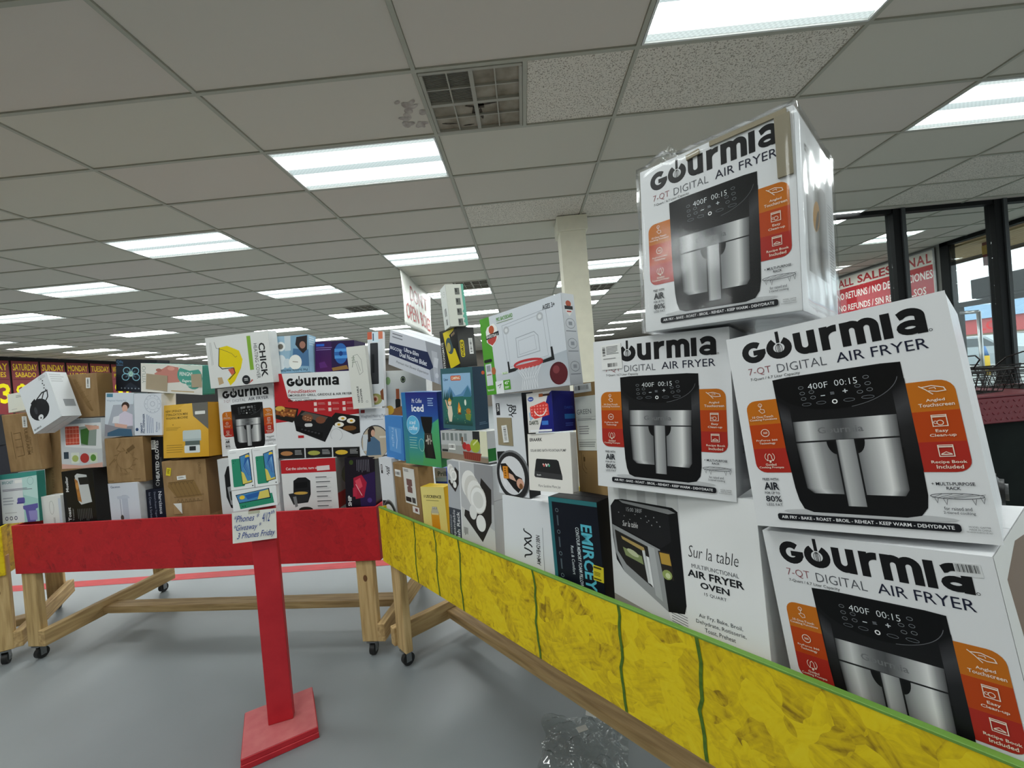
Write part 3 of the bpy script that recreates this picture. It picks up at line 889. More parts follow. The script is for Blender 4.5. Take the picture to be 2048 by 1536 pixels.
def rolling_bin(loc, rz, L, paint, lab, green=(), inner=False, roff=0.0):
    o = thing('rolling_bin', lab, 'bin', loc, rz)
    Dp = .80
    fb = boxo('front_board', 0, L, 0, .012, .492, .76, paint, o, .001)
    boxo('back_board', 0, L, Dp - .012, Dp, .492, .76, paint, o, .001)
    boxo('side_board', 0, .012, .012, Dp - .012, .492, .76, paint, o, .001); boxo('side_board', L - .012, L, .012, Dp - .012, .492, .76, paint, o, .001)
    boxo('floor_panel', .014, L - .014, .014, Dp - .014, .60, .618, PLY, o, .001)
    for x0 in (.014 if inner else .051, L - .051 - .089 + roff):
        for y0 in (.0125, Dp - .0125 - .038):
            lg = boxo('leg', x0, x0 + .089, y0, y0 + .038, .078, .598, PINE, o, .003)
            if x0 > .1 and y0 < .1: knot(lg, x0 + .045, y0 - .0012, .40)
            cs = thing('caster'); cs.parent = o; cs.location = (x0 + .044, y0 + .02, 0)
            bm = bmesh.new(); box(bm, -.022, .022, -.022, .022, .072, .078); box(bm, -.017, -.0135, -.006, .02, .02, .073); box(bm, .0135, .017, -.006, .02, .02, .073); cyl(bm, (-.019, .008, .03), (.019, .008, .03), .005, n=8)
            bobj('fork', bm, STEEL, cs)
            bm = bmesh.new(); cyl(bm, (-.012, .008, .0305), (.012, .008, .0305), .03, n=22); bobj('wheel', bm, RUB, cs, False)
    for x0 in (.104 if inner else .0125, L - .0505 + roff):
        boxo('side_rail', x0, x0 + .038, .0, Dp, .085, .174, PINEY, o, .003)
    boxo('long_beam', .143 if inner else .051, L - .051 + roff, .30, .389, .10, .14, PINEX, o, .003)
    boxo('frame_rail', .142, L - .142, .0125, .05, .505, .594, PINEX, o, .002); boxo('frame_rail', .142, L - .142, Dp - .05, Dp - .0125, .505, .594, PINEX, o, .002)
    for k in green:
        bm = bmesh.new(); n = 10
        pts = [(k + random.uniform(-.004, .004) + .004 * math.sin(q * .7), .76 - .266 * q / n) for q in range(n + 1)]
        for (xa, za), (xb, zb) in zip(pts, pts[1:]):
            bm.faces.new([bm.verts.new(p) for p in ((xa - .004, -.0012, za), (xb - .004, -.0012, zb), (xb + .004, -.0012, zb), (xa + .004, -.0012, za))])
        bobj('painted_line', bm, GREENP, fb)
    if green: boxo('painted_edge', 0, L, -.0012, .0132, .757, .7625, plain('green_edge_paint', '#69953a', 0.6), fb, .001)
    return o
rolling_bin((-2.887, 2.26, 0), R_(-4.9), 2.112, REDP, 'rolling wooden bin with a red painted board behind the red post', (), True)
rolling_bin((-0.767, 2.07, 0), R_(-47.3), 2.08, YEL, 'rolling wooden bin with a yellow board and green lines under the air fryers', (.356, .53, .699, 1.10, 1.399, 1.597))
_ly = R_(33)
rolling_bin((-2.935 - 2.1 * math.cos(_ly), 2.252 - 2.1 * math.sin(_ly), 0), _ly, 2.1, YEL, 'rolling wooden bin with a plain yellow board beside the red one', roff=.055)

# ------------------------------------------------------------------ red post stand, phones and note
st = thing('post_stand', 'red painted wooden post on a square base holding phone boxes', 'stand', (-1.1, 1.68, 0), R_(31))
REDS = noise_mat('red_paint_worn', lin('#b01c28'), lin('#c02630'), (14, 14, 14), 0.55, 6.0, 0.1)
RED2 = noise_mat('pale_red_paint', lin('#b0595c'), lin('#bc6a6a'), (20, 20, 20), 0.6, 6.0, 0.1)  # paler red for the base top: wear, plus light from above put into the colour
boxo('base_board', -.13, .13, -.145, .125, 0, .022, REDS, st, .002)
boxo('base_board', -.128, .128, -.143, .123, .022, .043, REDS, st, .002)
boxo('base_top', -.126, .126, -.141, .121, .043, .045, RED2, st, .0005)
pz = R_(20 - 31)
pst = boxo('post', -.0445, .0445, -.019, .019, .045, .905, REDS, st, .002); pst.rotation_euler = (0, 0, pz); pst.location = (.006, -.012, 0)
def wm(c, yaw, lean=0, roll=0):
    z = Matrix.Rotation(R_(yaw), 4, 'Z') @ Matrix.Rotation(-R_(lean), 4, 'X') @ Matrix.Rotation(-R_(roll), 4, 'Y')
    z.translation = Vector(c); return z

# ------------------------------------------------------------------ boxes: place, size and turn of each front face
# centre x, y, z; yaw, lean, roll in degrees; width, height of the printed front
FIT = {
'mint':(-2.884,2.3092,0.9027,-8.2,2.6,2.3,0.265,0.2772),
'browntall':(-2.7551,2.3795,1.0799,-5.6,2.4,0.7,0.1122,0.3666),
'smallwhite':(-2.685,2.2934,0.8239,-5.2,0.9,1.3,0.125,0.1554),
'brownleft':(-2.8486,2.3172,1.2120,-0.5,-2.4,0.8,0.1926,0.3288),
'tiltwhite':(-2.5830,2.1987,1.4206,-9.9,3.4,23.2,0.2121,0.2658),
'whitebehind':(-2.9156,2.3631,1.4426,-7.7,3.8,4.3,0.1191,0.1066),
'brownshoe':(-2.4434,2.2925,1.4434,-1.0,0.3,-0.6,0.1774,0.2435),
'salmon':(-2.4710,2.2846,1.1800,-3.8,1.4,-1.4,0.2513,0.2713),
'mueller':(-2.505,2.2779,0.8898,-11.3,1.3,1.9,0.232,0.2880),
'pad':(-2.2198,2.2634,1.3224,0.3,2.4,-4.5,0.1564,0.2374),
'pill':(-2.0454,2.2483,1.3097,-4.4,0.9,-3.6,0.163,0.2264),
'wreath':(-2.199,2.2507,1.0728,-3.3,-0.1,-0.9,0.228,0.2447),
'gloves':(-2.043,2.2787,1.0417,-5.4,3.0,-0.2,0.072,0.2793),
'gaceton':(-2.226,2.2527,0.8489,-7.0,-0.5,0.1,0.19,0.2010),
'narc':(-2.057,2.2600,0.8191,-4.2,3.2,2.9,0.112,0.1624),
'drone':(-2.1950,2.3611,1.5340,-6.5,-0.2,-6.2,0.2677,0.1835),
'fengni':(-1.8950,2.2438,1.4866,-11.1,-0.6,-6.9,0.4129,0.1566),
'wash':(-1.8217,2.2179,1.2074,-12.3,3.9,-0.1,0.3086,0.2848),
'brownbig':(-1.8529,2.2216,0.9006,-3.4,0.2,-0.1,0.2546,0.2974),
'chick':(-1.4630,2.1672,1.5519,-7.8,-1.2,0.6,0.3704,0.2659),
'gsmall':(-1.4822,2.2197,1.2357,-4.7,2.4,1.0,0.3191,0.3624),
'bubble':(-1.2107,2.2170,1.5626,0.4,3.1,-1.2,0.1802,0.1982),
'purple':(-1.0014,2.2590,1.5360,-5.6,2.0,-3.1,0.2239,0.1640),
'food':(-1.0836,2.1750,1.2332,-3.9,-0.7,-2.6,0.4551,0.4428),
'chopper':(-0.8230,2.1135,1.4064,-4.3,-1.6,1.0,0.0970,0.3129),
'knife':(-0.7534,2.1677,1.4434,-6.7,3.7,-2.0,0.0834,0.3864),
'wpad':(-0.7910,2.1509,1.1249,-5.2,5.6,-1.0,0.1372,0.2385),
'opener':(-0.6179,2.1860,1.3069,-6.1,0.2,-2.9,0.2283,0.2374),
'silver':(-1.487,2.1891,0.8959,-4.3,-1.0,-0.2,0.328,0.2894),
'calories':(-1.1486,2.1611,0.8806,-4.1,-0.7,-1.1,0.2984,0.2617),
'purplered':(-0.8743,2.1379,0.8776,-4.8,3.4,-1.7,0.1606,0.2475),
'bidet':(-0.4919,1.9401,1.4756,-38.3,-3.6,-18.6,0.3828,0.1700),
'cam':(-0.2341,1.6403,1.6349,24.6,2.0,1.8,0.0716,0.1629),
'strong':(-0.2847,1.6936,1.4723,-47.7,-1.1,0.5,0.1270,0.1569),
'camping':(-0.2624,1.6383,1.2743,-40.5,0.5,-2.1,0.1883,0.2390),
'iced':(-0.4569,1.8042,1.1528,-35.0,-0.8,-2.3,0.2254,0.3149),
'mailer':(-0.6503,2.0449,1.0991,-48.3,1.3,-0.9,0.1955,0.2102),
'enjoy1':(-0.7138,2.0706,0.8129,-41.4,0.4,0.9,0.12,0.3704),
'brown44':(-0.5789,1.9389,0.8059,-48.6,-0.4,0.7,0.2577,0.3544),
'prill':(-0.4141,1.9234,0.9256,-20.7,2.5,0.5,0.0611,0.0610),
'uscr':(-0.4212,1.7703,0.7682,-27.5,0.3,1.4,0.1259,0.2813),
'slicer':(-0.2527,1.6084,1.0953,-47.4,2.4,1.3,0.3102,0.1123),
'rack':(-0.2378,1.5550,0.8336,-41.6,2.2,-0.9,0.2537,0.4095),
'bball':(-0.0030,1.3018,1.4208,-45.6,1.0,2.7,0.3618,0.2558),
'enjoy2':(-0.0635,1.3941,1.1182,-46.0,1.2,0.9,0.1467,0.3339),
'darts':(0.0392,1.2689,1.2259,-44.6,5.5,3.7,0.1036,0.1195),
'eraark':(0.0526,1.2377,1.0811,-46.8,7.6,4.1,0.1716,0.1683),
'green':(0.1790,1.2354,1.1389,-51.3,4.1,2.3,0.1156,0.3301),
'vxv':(-0.0311,1.3344,0.7884,-43.4,3.9,0.9,0.2182,0.3227),
'emir':(0.1031,1.1695,0.8064,-42.5,1.6,1.9,0.1650,0.3594),
'sur':(0.3107,0.9732,0.8322,-49.4,5.9,3.6,0.3679,0.4160),
'gmid':(0.2988,0.9854,1.2236,-37.6,3.6,-1.1,0.3153,0.3624),
'gtop':(0.4062,0.8862,1.5960,-45.3,3.7,-0.7,0.3052,0.3709),
'gright':(0.5250,0.7351,1.2091,-47.0,3.7,6.3,0.3134,0.3641),
'gbot':(0.5422,0.7016,0.8318,-54.5,-0.2,7.0,0.3064,0.3670),
}
FLOORZ = 0.6205
def carton(key, name, label, col, D, art=None, side=None, floor=False, cat='box', group=None, mat=None, left=None, flaps=True, gloss=False, dx=0, dy=0, dz=0, dH=0, bev=.003):
    x, y, z, yaw, lean, roll, W, H = FIT[key]
    ext = max(0.0, z - H / 2 - FLOORZ - .004) if floor else 0.0
    rot = wm((0, 0, 0), yaw, lean, roll)
    base = Vector((x + dx, y + dy, z + dz)) + (rot @ Vector((0, D / 2, -H / 2 - ext - dH)))
    rot.translation = base
    Ht = H + ext + dH
    o = thing(name, label, cat, group=group, mw=rot)
    bm = bmesh.new()
    t = .0018 if flaps else 0
    box(bm, -W / 2, W / 2, -D / 2, D / 2, t, Ht - t, bev, 2)
    if flaps:
        for z0 in (0, Ht - t - .0002):
            box(bm, -W / 2 + .001, W / 2 - .001, -D / 2 + .001, -.0012, z0, z0 + t + .0002)
            box(bm, -W / 2 + .001, W / 2 - .001, .0012, D / 2 - .001, z0, z0 + t + .0002)
    bobj('carton', bm, mat or (kraft() if col == BROWN else carton_mat(col, 0.35 if gloss else 0.55)), o)
    if art:
        a = Art(W, H); art(a)
        a.build('front_print', o, (-W / 2, -D / 2, Ht), (1, 0, 0), (0, 0, -1), INKG if gloss else INK)
    if side:
        a = Art(D, H); side(a); a.build('side_print', o, (W / 2, -D / 2, Ht), (0, 1, 0), (0, 0, -1))
    if left:
        a = Art(D, H); left(a); a.build('side_print', o, (-W / 2, D / 2, Ht), (0, -1, 0), (0, 0, -1))
    o['_W'] = W; o['_H'] = Ht; o['_D'] = D; o['_h'] = H
    return o
def sticker(o, name, x0, y0, x1, y1, col='#e8e8e6', fn=None, ang=0, thick=.0006, off=.0016, label=None):
    """a paper or tape patch stuck on the front, coordinates like the print's"""
    W, H, D = o['_W'], o['_H'], o['_D']
    h0 = o['_h']
    w, h = (x1 - x0) * W, (y1 - y0) * h0
    e = thing(name); e.parent = o
    e.location = (-W / 2 + (x0 + x1) / 2 * W, -D / 2 - off, H - (y0 + y1) / 2 * h0)
    e.rotation_euler = (0, -R_(ang), 0)
    boxo('paper', -w / 2, w / 2, -thick, off - .0002, -h / 2, h / 2, plain('sticker_' + col.strip('#'), col, 0.6), e, 0)
    if fn:
        a = Art(w, h, .0003); fn(a); a.build('sticker_print', e, (-w / 2, -thick, h / 2), (1, 0, 0), (0, 0, -1))
    if label: e['label'] = label
    return e

# ------------------------------------------------------------------ the air fryer carton's print
K = '#141416'
def gourmia_logo(a, x0=.081, x1=.916, y0=.043, y1=.154, col=K):
    """heavy rounded letters with a power-button o"""
    mm = lambda x, y: (x0 + (x - 25) / 259.0 * (x1 - x0), y0 + (y - 15.8) / 40.7 * (y1 - y0))
    sx = (x1 - x0) / 259.0
    def S(pts, w=11.5): a.stroke([mm(*p) for p in pts], w * sx, col)
    def arc(cx, cy, rx, ry, t0, t1, n=18): return [(cx + rx * math.cos(R_(t0 + (t1 - t0) * k / n)), cy - ry * math.sin(R_(t0 + (t1 - t0) * k / n))) for k in range(n + 1)]
    S(arc(45.5, 36.2, 14.8, 14.6, 48, 360)); S([(45, 37.5), (66, 37.5)], 9.5)
    S(arc(88.5, 36.2, 15, 14.6, 118, 422)); S([(88.5, 5.5), (88.5, 27)], 5.5)
    for w in (2.0, 5.2): a.stroke([mm(*p) for p in arc(88.5, 38, w, 9, 0, 360, 14)], 1.0 * sx, col)
    S([(88.5, 29), (88.5, 47)], .9)
    S([(119, 15.8), (119, 40)] + arc(129.5, 40, 10.5, 10.8, 180, 360, 12) + [(140, 15.8)]); S([(140, 30), (140, 56.5)])
    S([(158.5, 15.8), (158.5, 56.5)]); S(arc(174, 36, 15.5, 14.6, 178, 80, 10))
    S([(187, 15.8), (187, 56.5)]); S(arc(196.5, 31, 9.5, 9.8, 180, 0, 12) + [(206, 56.5)]); S(arc(215.5, 31, 9.5, 9.8, 180, 0, 12) + [(225, 56.5)])
    S([(239.5, 15.8), (239.5, 56.5)])
    S([(254, 26)] + arc(267, 29, 11.5, 8, 150, 0, 10) + [(278.5, 56.5)]); S(arc(266, 45, 11, 6.8, 0, 360, 16), 9.0)
    a.ring(*mm(287, 54), 1.8 * sx, .6 * sx, col, 10)
STEELG = [(0, '#3c3c3e'), (.05, '#8e8f90'), (.16, '#c9caca'), (.26, '#8c8d8e'), (.42, '#57585a'), (.5, '#4c4d4f'), (.62, '#77787a'), (.78, '#b9baba'), (.86, '#dededd'), (.93, '#8d8e8f'), (1, '#4a4a4c')]
ORG = ('#bd6a1a', '#b24214', '#a62b21')
def gourmia(full=True):
    def art(a):
        a.rect(0, 0, 1, 1, '#dcdddf'); a.up()
        gourmia_logo(a)
        a.text('7-QT', .10, .180, .225, .222, '#8c4a50', -1); a.text('DIGITAL', .258, .180, .50, .222, '#4c4e55', -1); a.text('AIR FRYER', .545, .175, .907, .220, '#1d2033', 0)
        if full: a.text('7-Quart / 6.7 Liter Capacity', .104, .232, .367, .250, '#333', 0)
        # feature panels
        for (xa, xb, side) in ((.052, .26, 0), (.76, .962, 1)):
            r = .055
            for k, (ya, yb) in enumerate(((.353, .478), (.478, .603), (.603, .725))):
                rr = [0, 0, 0, 0]
                if k == 0: rr[1 if side else 0] = r
                if k == 2: rr[2 if side else 3] = r
                a.rrect(xa, ya, xb, yb, tuple(rr), ORG[k])
        a.ell(.52, .915, .36, .018, '#b9babc', 20)
        a.up()
        # fryer body
        a.vgrad([(.221, .258), (.795, .258), (.797, .62), (.228, .62)], [(0, '#0b0b0d'), (.5, '#161618'), (1, '#1b1b1d')])
        a.poly([(.228, .62), (.797, .62), (.792, .82), (.782, .872), (.755, .905), (.70, .916), (.31, .914), (.268, .900), (.250, .86), (.240, .80)], '#101012')
        a.poly([(.228, .258), (.30, .2535), (.72, .2535), (.790, .258)], '#1a1a1c')
        a.up()
        G3 = [(0, '#0f0f11'), (.25, '#3f3f42'), (.5, '#232325'), (1, '#101012')]
        a.vgrad([(.228, .36), (.283, .40), (.283, .72), (.240, .72)], G3)
        a.vgrad([(.742, .37), (.797, .33), (.796, .72), (.742, .72)], G3)
        a.ell(.50, .30, .275, .132, '#0a0a0c', 28, 180, 360); a.rect(.225, .26, .775, .301, '#0a0a0c'); a.up()
        a.arc(.50, .30, .275, 285, 352, .003, '#5f6064', 12, ry=.132)
        # steel band and basket
        pts = [(.287, .484), (.40, .473), (.646, .473), (.741, .490), (.736, .571), (.286, .575)]
        a.hgrad([(.287, .478), (.741, .478), (.736, .571), (.286, .575)], STEELG)
        a.hgrad([(.286, .583), (.735, .578), (.730, .80), (.300, .80)], STEELG)
        a.hgrad([(.300, .80), (.730, .80), (.712, .826), (.330, .824)], STEELG)
        a.up()
        a.ell(.470, .580, .040, .062, '#0e0e10', 14, 180, 360); a.ell(.556, .578, .040, .062, '#0e0e10', 14, 180, 360)
        a.rect(.466, .575, .560, .83, '#161618')
        a.up()
        a.hgrad([(.474, .575), (.552, .575), (.552, .878), (.474, .878)], [(0, '#6d6e70'), (.2, '#b4b5b5'), (.6, '#9d9e9f'), (1, '#7c7d7f')])
        a.text('Gourmia', .40, .512, .60, .542, '#6d6e70', 1)
        # touch display
        a.text('400F', .392, .300, .485, .328, '#e8ecee', -1); a.text('00:15', .515, .298, .614, .326, '#e8ecee', -1)
        for (x, y) in ((.358, .315), (.36, .343), (.362, .370), (.405, .341), (.408, .368), (.652, .303), (.655, .332), (.658, .36), (.612, .338), (.617, .366)): a.ring(x, y, .012, .0022, '#7d8186', 10, ry=.007)
        for (x, y, r) in ((.372, .398, .022), (.441, .396, .022), (.566, .396, .024), (.645, .392, .026)): a.ring(x, y, r, .002, '#70747a', 12, ry=.007)
        a.ring(.503, .397, .010, .005, '#eee', 12); a.rect(.445, .362, .465, .366, '#c8ccd0'); a.rect(.545, .352, .567, .356, '#c8ccd0'); a.rect(.5535, .345, .5585, .363, '#c8ccd0'); a.bars(.49, .352, .512, .366, 3, '#8a8e94')
        w = '#e9d9c8'
        L = (('Angled', 'Touchscreen'), ('Easy', 'Clean-up'), ('Recipe Book', 'Included'))
        for k, (t1, t2) in enumerate(L):
            y = .427 + k * .1255
            a.text(t1, .888 - len(t1) * .0054, y, .888 + len(t1) * .0054, y + .015, w, 1); a.text(t2, .888 - len(t2) * .0056, y + .018, .888 + len(t2) * .0056, y + .033, w, 1)
        a.stroke([(.84, .372), (.862, .388), (.885, .41)], .004, w); a.stroke([(.850, .378), (.885, .374), (.925, .385), (.93, .398), (.90, .400), (.872, .394)], .004, w); a.stroke([(.875, .384), (.895, .383), (.898, .390)], .003, w)
        for y in (.495, .617):
            a.stroke([(.862, y), (.912, y), (.912, y + .045), (.862, y + .045)], .0035, w, True); a.rect(.864, y + .004, .91, y + .009, w)
        a.ring(.888, .526, .011, .003, w, 12); a.ring(.872, .524, .006, .0025, w, 10); a.stroke([(.870, .652), (.886, .644), (.904, .652)], .003, w); a.rect(.868, .652, .906, .656, w)
        Lf = (('10 One-Touch', 'Cooking Functions'), ('FryForce 360', 'Technology'), ('Guided', 'Cooking Prompts'))
        for k, (t1, t2) in enumerate(Lf):
            y = .432 + k * .123
            a.text(t1, .136 - len(t1) * .0048, y, .136 + len(t1) * .0048, y + .012, w, 1); a.text(t2, .136 - len(t2) * .0044, y + .015, .136 + len(t2) * .0044, y + .028, w, 1)
        a.ring(.132, .378, .010, .003, w, 10); a.stroke([(.132, .378), (.132, .400), (.120, .404), (.136, .420), (.152, .416), (.150, .402), (.133, .398)], .003, w)
        a.ring(.134, .522, .022, .004, w, 14); a.text('360', .123, .516, .146, .527, w, 1)
        a.stroke([(.120, .664), (.125, .655), (.127, .638), (.136, .630), (.145, .638), (.147, .655), (.153, .664)], .0035, w, True); a.ell(.136, .670, .006, None, w, 8); a.arc(.136, .645, .026, 130, 230, .003, w, 6); a.arc(.136, .645, .026, -50, 50, .003, w, 6)
        d = '#1c1e26'
        a.text('FRIES WITH', .076, .752, .160, .765, d, 1); a.text('AIR', .078, .774, .158, .812, d, 2); a.text('FOR UP TO', .076, .822, .156, .834, d, 1); a.text('80%', .076, .842, .160, .872, d, 1); a.text('LESS FAT', .076, .880, .160, .893, d, 0)
        a.text('+ MULTI-PURPOSE', .812, .765, .955, .778, d, 1); a.text('RACK', .86, .783, .907, .795, d, 1)
        g = '#55565a'
        for k in range(5): a.stroke([(.806 + k * .018, .828), (.84 + k * .035, .812)], .0018, g)
        a.ring(.888, .820, .088, .003, g, 20, ry=.011)
        for x, y in ((.812, .824), (.842, .83), (.935, .828), (.962, .822)): a.stroke([(x, y), (x + .008, y + .024), (x + .014, y + .002)], .002, g)
        a.text('for raised and', .838, .862, .928, .876, d, 0); a.text('2-tiered cooking', .833, .880, .936, .894, d, 0)
        a.rrect(.125, .928, .88, .961, .013, '#17181d'); a.up()
        a.text('AIR FRY - BAKE - ROAST - BROIL - REHEAT - KEEP WARM - DEHYDRATE', .145, .937, .858, .952, '#e8e8ea', 1)
        if full:
            a.text('MODEL GAF798', .905, .934, .972, .941, '#777', 0); a.text('MADE IN CHINA', .905, .944, .972, .951, '#777', 0); a.text('FOR INDOOR HOUSEHOLD USE ONLY', .895, .954, .975, .960, '#777', 0)
    return art
def photo_side(a):
    a.rect(0, 0, 1, 1, '#d3d4d6'); a.up()
    a.hgrad([(.20, .25), (.75, .25), (.75, .78), (.20, .78)], [(0, '#8d8d8d'), (.3, '#c9c9c9'), (.6, '#5b5752'), (1, '#b9b9ba')]); a.up()
    a.ell(.45, .45, .08, .10, '#b58436', 14, rot=-35); a.up(); a.ell(.47, .47, .03, .08, '#4a3a2a', 12, rot=-35)
    a.bars(.80, .30, .96, .75, 26, '#9a9a9c', fill=.3); a.text('One-Touch', .2, .12, .5, .16, '#333', 0, -90)
def wood_side(a):
    a.rect(0, 0, 1, 1, '#c9c9c6'); a.up(); a.poly([(.15, .12), (.5, .05), (.95, .1), (.95, .95), (.3, .95)], '#6a5440'); a.up(); a.poly([(.3, .3), (.6, .25), (.7, .8), (.45, .85)], '#8d7558')

# ------------------------------------------------------------------ the big air fryer cartons and the oven carton
def dark_side(a):
    a.hgrad([(0, 0), (1, 0), (1, 1), (0, 1)], [(0, '#b9babb'), (.2, '#85868a'), (.5, '#4c4d50'), (.8, '#8e8f92'), (1, '#aaa')]); a.up(); a.text('Gourmia', .25, .7, .6, .75, '#2a2a2c', 1, -90)
G1 = carton('gtop', 'air_fryer_box', 'battered air fryer box wrapped in clear film on top of the stack', WHITE, .305, gourmia(), photo_side, gloss=True)
sticker(G1, 'torn_patch', .905, .03, .985, .335, '#857c66', off=.0045, ang=1, label='bare torn cardboard patch')
sticker(G1, 'torn_patch', .52, .004, .965, .03, '#8c8168', off=.0042, ang=0)
sticker(G1, 'torn_patch', .36, .02, .45, .05, '#8c8168', off=.0042, ang=6)
G2 = carton('gmid', 'air_fryer_box', 'air fryer box with a white shipping sticker under the wrapped one', WHITE, .29, gourmia(), dark_side)
def lab_fn(a): a.bars(.28, .08, .9, .42, 6, '#777'); a.barcode(.08, .08, .22, .45, 10, '#444', True); a.bars(.1, .55, .8, .62, 1, '#888'); a.barcode(.3, .75, .8, .9, 14, '#555')
sticker(G2, 'shipping_sticker', .07, .03, .24, .20, '#e4e4e2', lab_fn, 2)
G3 = carton('gright', 'air_fryer_box', 'large clean air fryer box tilted on top of another air fryer box', WHITE, .30, gourmia(), None, gloss=True)
G4 = carton('gbot', 'air_fryer_box', 'tilted air fryer box at the bottom behind the yellow board', WHITE, .29, gourmia(), wood_side)
sticker(G4, 'barcode_sticker', .865, .035, .955, .085, '#d6d7d8', lambda a: a.barcode(.05, .1, .95, .7, 18, '#444'), 3, .0002, .001)
G5 = carton('gsmall', 'air_fryer_box', 'small looking air fryer box behind the phone boxes in the red bin', WHITE, .29, gourmia(False), None)
# clear film round the topmost carton
def film(o, name, amp, mat, grow=.004, seed=0, n=14, spikes=()):
    W, H, D = o['_W'], o['_H'], o['_D']
    bm = bmesh.new()
    box(bm, -W / 2 - grow, W / 2 + grow, -D / 2 - grow - .002, D / 2 + grow, -.001, H + grow)
    bmesh.ops.subdivide_edges(bm, edges=bm.edges[:], cuts=n, use_grid_fill=True)
    for v in bm.verts:
        p = v.co * 26 + Vector((seed, 0, 0)); q = Vector((v.co.x * 60, v.co.y * 60, v.co.z * 6))
        nrm = Vector((v.co.x / W, v.co.y / D, (v.co.z - H / 2) / H)); k = max(abs(nrm.x), abs(nrm.y), abs(nrm.z))
        nn = Vector([c if abs(abs(c) - k) < .02 else 0 for c in nrm]).normalized()
        v.co += nn * (amp * (.5 + .5 * noise.noise(p)) + amp * .7 * abs(noise.noise(q)))
        for (sx, sz, hgt, rad) in spikes:
            d = (Vector((v.co.x, 0, v.co.z)) - Vector((sx, 0, sz))).length
            if d < rad: v.co.z += hgt * (1 - d / rad) * (.7 + .6 * random.random())
    f = bobj(name, bm, mat, o, True)
    return f
FILM = film_mat('clear_stretch_film', (0.98, 0.985, 0.985, 1), rough=0.13, extra=-0.005)
film(G1, 'stretch_film', .004, FILM, seed=3, spikes=((-.10, .371, .02, .035),))
# tuft of loose film at its upper corner
def crumple(name, parent, c, size, mat, seed, n=18, flat=1.0):
    bm = bmesh.new(); random.seed(seed)
    bmesh.ops.create_icosphere(bm, subdivisions=4, radius=1.0)
    for v in bm.verts:
        d = v.co.normalized(); r = .62 + .55 * abs(noise.noise(d * 2.3 + Vector((seed, 0, 0)))) + .35 * abs(noise.noise(d * 5.1 + Vector((0, seed, 0)))) + .12 * noise.noise(d * 13)
        v.co = Vector((d.x * r * size[0], d.y * r * size[1], d.z * r * size[2]))
    bmesh.ops.translate(bm, verts=bm.verts, vec=c)
    return bobj(name, bm, mat, parent)
crumple('film_tuft', G1, Vector((-.098, -.12, .388)), (.022, .015, .034), FILM, 5)

def sur(a):
    a.rect(0, 0, .545, 1, '#cccdce'); a.rect(.545, 0, 1, 1, '#dfe0e0'); a.up(); a.H *= .77
    for k in range(7): a.rect(.02 + k * .075, .01, .085 + k * .075, .17, '#b3b4b4' if k % 2 else '#cfd0cf')
    a.poly([(.0, .85), (.545, .97), (.545, 1), (0, 1)], '#8d8983'); a.poly([(.40, .80), (.55, .83), (.55, .93), (.43, .9)], '#dcdcdc'); a.up()
    for k in range(5): a.stroke([(.44, .84 + k * .018), (.545, .86 + k * .018)], .004, '#55585c')
    # oven
    a.poly([(.015, .16), (.055, .105), (.12, .095), (.50, .115), (.535, .14), (.545, .78), (.53, .84), (.42, .86), (.10, .66), (.04, .58), (.02, .40)], '#121214'); a.up()
    a.poly([(.09, .105), (.47, .13), (.52, .15), (.47, .165), (.12, .125)], '#8b8c8d')
    a.poly([(.015, .16), (.06, .12), (.47, .17), (.475, .36), (.40, .42), (.02, .295)], '#1d1d1f'); a.up()
    a.text('15:00 380F', .15, .155, .275, .185, '#c5c8ca', -1); 
    for k in range(6): a.rect(.08 + k * .045, .20 + (k % 3) * .022, .088 + k * .045, .206 + (k % 3) * .022, '#9a9c9e'); a.rect(.30 + k * .02, .20 + (k % 3) * .03, .307 + k * .02, .208 + (k % 3) * .03, '#9a9c9e')
    a.text('Sur la table', .11, .262, .235, .305, '#d8d8d8', 0, 0, .25)
    a.poly([(.02, .305), (.39, .43), (.42, .86), (.10, .66), (.035, .52)], '#8f9192'); a.up()
    a.poly([(.04, .345), (.305, .43), (.315, .72), (.12, .60), (.055, .51)], '#23211f'); a.poly([(.375, .44), (.46, .44), (.475, .63), (.40, .62)], '#2a2420'); a.up()
    a.poly([(.09, .385), (.27, .44), (.28, .475), (.10, .41)], '#a58d55'); a.poly([(.10, .47), (.25, .51), (.26, .57), (.12, .53)], '#7f8a5e'); a.ell(.18, .50, .05, .02, '#b3b896', 12, rot=-20); a.poly([(.385, .45), (.455, .45), (.465, .53), (.395, .53)], '#b08d3c'); a.ell(.43, .60, .035, .035, '#8e9c5b', 12); a.ell(.435, .605, .018, .02, '#c4cc9e', 10)
    a.up()
    a.poly([(.255, .465), (.275, .46), (.305, .70), (.285, .695)], '#c5c7c8'); a.poly([(.30, .42), (.35, .43), (.385, .80), (.335, .77)], '#a6a8a9'); a.poly([(.283, .50), (.305, .505), (.325, .72), (.305, .70)], '#d9dadb')
    a.text('Sur la table', .585, .355, .88, .435, '#26272a', -1, 0, .25)
    a.text('MULTIFUNCTIONAL', .60, .478, .875, .505, '#55575c', 0); a.text('AIR FRYER', .57, .520, .90, .568, '#1d1e22', 2); a.text('OVEN', .645, .588, .815, .63, '#1d1e22', 2); a.text('15 QUART', .665, .652, .795, .675, '#55575c', 0)
    a.text('Air Fry, Bake, Broil,', .62, .80, .87, .832, '#44464a', 0); a.text('Dehydrate, Rotisserie,', .60, .842, .885, .874, '#44464a', 0); a.text('Toast, Preheat', .65, .885, .825, .917, '#44464a', 0)
SU = carton('sur', 'oven_box', 'white air fryer oven box under the air fryer box with sticker', '#d2d4d5', .28, sur, None)

